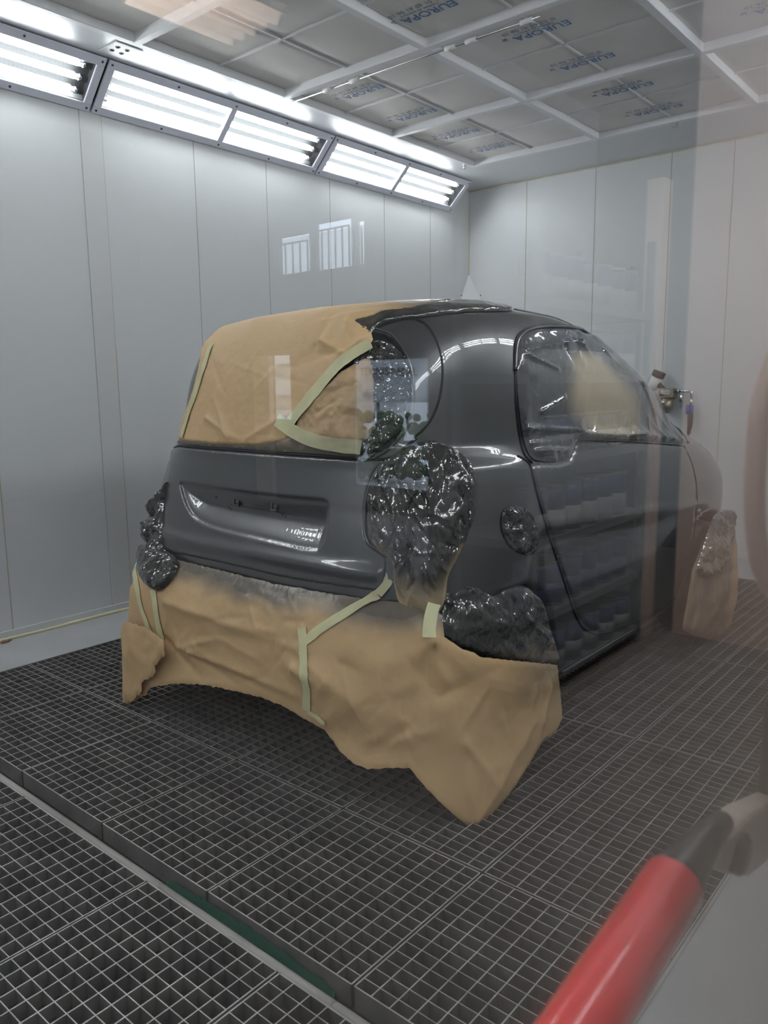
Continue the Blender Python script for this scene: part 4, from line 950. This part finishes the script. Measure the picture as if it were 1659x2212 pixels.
# pinkish pilaster beside the narrow opening
box('pilaster', (5.93, MIR-6.92, -.01), (6.0, MIR-6.66, 1.60), M['pink'])['label'] = 'pale pink strip of wall beside the narrow opening, seen mirrored in the rear window'
bpy.data.objects['pilaster']['category'] = 'pilaster'
# balconies building beyond the narrow opening
bd = empty('apartment_building', (14, -14.5, 0), 'white block with balconies beyond the workshop, seen mirrored in a narrow strip', 'building')
q = MB(); q.box((14, -20, 0), (17, -11, 2.2)); q.box((14.5, -20, 2.2), (17, -11, 5)); q.build('wall', M['build'], bd)
for k in range(5):
    q = MB(); q.box((13.4, -20, .3+k*.75), (14.1, -11, .65+k*.75)); q.build('balcony', M['build'], bd)
# banner with lettering, read from behind
bn = empty('banner', (9.0, -6.5, 1.2), 'pale fence banner lettered TENNIS and PADEL, seen mirrored in the rear window', 'banner')
b0 = onpl(772, 790, 0, 9.0); b1 = onpl(915, 862, 0, 9.0); ya, yb = MIR-b0[1], MIR-b1[1]
q = MB(); q.box((9.0, min(ya, yb)-.6, b1[2]-.05), (9.01, max(ya, yb)+.8, b0[2]+.25)); q.build('cloth', M['sign'], bn)
for y in (-7.6, -6.0, -4.2):
    q = MB(); q.tube([(9.04, y, -.1), (9.04, y, b0[2]+.3)], .025, 8); q.build('post', M['shelf'], bn)
Rs = Matrix(((0, 0, 1), (1, 0, 0), (0, 1, 0)))
def at9(u, v): p = onpl(u, v, 0, 8.995); return (8.99, MIR-p[1], p[2])
pT = at9(808, 811); pP = at9(873, 812); pR = at9(818, 824)
for (s_, p_, sz_) in (('TENNIS', pT, .17), ('-', at9(842, 811), .17), ('PADEL', pP, .17), ('REST', pR, .12)):
    text_obj('banner_letters', s_, sz_, M['ink'], bn, p_, Rs, .002)
hd = MB(); rs = random.Random(5)
for k in range(160):
    y = rs.uniform(-8.4, -5.2); z = rs.uniform(0, .85); x = 8.6+rs.uniform(-.2, .2); r_ = rs.uniform(.05, .14)
    hd.lathe((x, y, z), (rs.uniform(-1, 1), rs.uniform(-1, 1), 1), [(r_*.4, -r_*.8), (r_, -r_*.2), (r_*.9, r_*.5), (r_*.3, r_)], 7)
tag(hd.build('hedge', M['leaf']), 'green hedge below the fence banner outside the workshop', 'hedge')
q = MB(); q.box((6.15, -30, -.2), (40, 10, -.1)); struct(q.build('ground', M['concrete']))
# pink wall at the right and pilaster near the shelves
struct(box('wall_workshop_right', (3.92, -1.26, -.01), (4.05, -.35, 4.3), M['pink']))
struct(box('trim_6', (3.76, -1.42, -.01), (3.86, -1.34, 2.2), M['pink']))
struct(box('wall_workshop_back', (2.55, -1.80, -.01), (3.92, -1.75, 2.6), M['dim']))
# shelving with paint tins
sh = empty('shelving_unit', (2.9, -1.5, 0), 'grey steel shelving opposite the booth door, mirrored across the dark car side', 'shelf')
zs_ = [.08, .36, .66, .98, 1.30, 1.58]; YS0, YS1 = -1.72, -1.336
for z in zs_:
    q = MB(); q.box((2.6, YS0, z-.035), (3.68, YS1, z)); q.build('shelf_board', M['shelf'], sh)
for x in (2.6, 3.65):
    for y in (YS0, YS1-.03):
        q = MB(); q.box((x, y, 0), (x+.03, y+.03, 1.9)); q.build('upright', M['shelf'], sh)
def tin(x, y, z, r, h_, blue, label):
    t = empty('paint_tin', (x, y, z), label, 'tin', 'paint tins on the shelving')
    q = MB(); q.lathe((x, y, z), (0, 0, 1), [(r, 0), (r, .01), (r*.98, .012), (r*.98, h_-.012), (r, h_-.01), (r, h_), (r*.9, h_-.004)], 20); q.build('can', M['can_metal'], t, True)
    q = MB(); q.lathe((x, y, z), (0, 0, 1), [(r*.99, .014), (r*.99, h_*.5)], 20); q.build('lower_label', M['can_white'] if not blue else M['can_blue'], t, True)
    q = MB(); q.lathe((x, y, z), (0, 0, 1), [(r*.99, h_*.5), (r*.99, h_-.014)], 20); q.build('upper_label', M['can_blue'] if not blue else M['can_blue'], t, True)
rs = random.Random(2)
lvl = ['bottom', 'second', 'third', 'fourth', 'fifth', 'top']
for si, z in enumerate(zs_):
    x = 2.72; k = 0
    while x < 3.58:
        r_ = (.075, .07, .068, .05, .06, .06)[si]; h_ = (.17, .19, .20, .16, .19, .18)[si]
        tin(x, YS1-.085, z, r_, h_, si in (1,), 'paint tin, blue and white, %s shelf opposite the door, %s from near end' % (lvl[si], ORD[k]))
        x += 2*r_+.016; k += 1
# unseen lamp added to light the shelving, pink wall and workshop floor
wl = empty('added_workshop_lamp', (2.1, -.7, 2.7), 'slim unseen lamp added outside the booth door to light the shelving', 'lamp')
q = MB(); q.box((1.2, -.78, 2.7), (3.0, -.62, 2.76)); q.build('housing', M['white'], wl)
M['lampem'] = mat('added_lamp_face', (1, 1, 1), .5, emis=(1, .95, .88), es=17)
q = MB(); q.box((1.23, -.76, 2.69), (2.97, -.64, 2.70)); q.build('diffuser', M['lampem'], wl)
q = MB()
for x in (1.3, 2.9): q.tube([(x, -.7, 2.76), (x, -.7, 4.3)], .006, 6)
q.build('cable', M['blackp'], wl)
# corrugated sheets
cs = [(380, 0), (500, 88), (605, 40)]
V = []; F = []; nx, ny = 24, 70
for i in range(nx+1):
    for j in range(ny+1):
        x = 3.2+.9*i/nx; y = MIR-(4.28+.62*j/ny); V.append((x, y, 3.78+.036*math.sin(j/ny*5*2*PI)+.004*i/nx))
for i in range(nx):
    for j in range(ny): k = i*(ny+1)+j; F.append((k, k+ny+1, k+ny+2, k+1))
o = mesh('corrugated_sheet', V, F, M['fibro'], None, True); md = o.modifiers.new('s', 'SOLIDIFY'); md.thickness = .008
tag(o, 'beige corrugated cement sheet under the workshop roof, mirrored at top of picture', 'roof sheet')
q = MB(); q.box((3.3, MIR-4.95, 3.81), (3.38, MIR-4.2, 4.3)); q.box((3.95, MIR-4.95, 3.81), (4.03, MIR-4.2, 4.3)); struct(q.build('trim_7', M['dimroof']))
wl2 = empty('added_sheet_spot', (3.2, -4.5, 2.9), 'unseen lamp added below the corrugated sheet to light it', 'lamp')  # lamp and its spot are added to brighten the corrugated sheet
q = MB(); q.lathe((2.3, -3.9, 3.3), (0, 0, -1), [(.03, 0), (.12, .06), (.125, .10)], 20); q.build('shade', M['white'], wl2, True)
l = bpy.data.lights.new('added_bulb', 'SPOT'); l.energy = 380; l.spot_size = 1.2; l.shadow_soft_size = .05; lo = bpy.data.objects.new('added_bulb', l); COL.objects.link(lo)
lo.location = (2.9, -3.9, 3.0); lo.rotation_euler = (Vector((3.7, -4.5, 3.78))-Vector((2.9, -3.9, 3.0))).to_track_quat('-Z', 'Y').to_euler()

# ------------------------------------------------------------------ sky
w = bpy.data.worlds.new('sky'); sc.world = w; w.use_nodes = True
bg = w.node_tree.nodes['Background']; bg.inputs['Color'].default_value = (.66, .80, 1.0, 1); bg.inputs['Strength'].default_value = 3.2
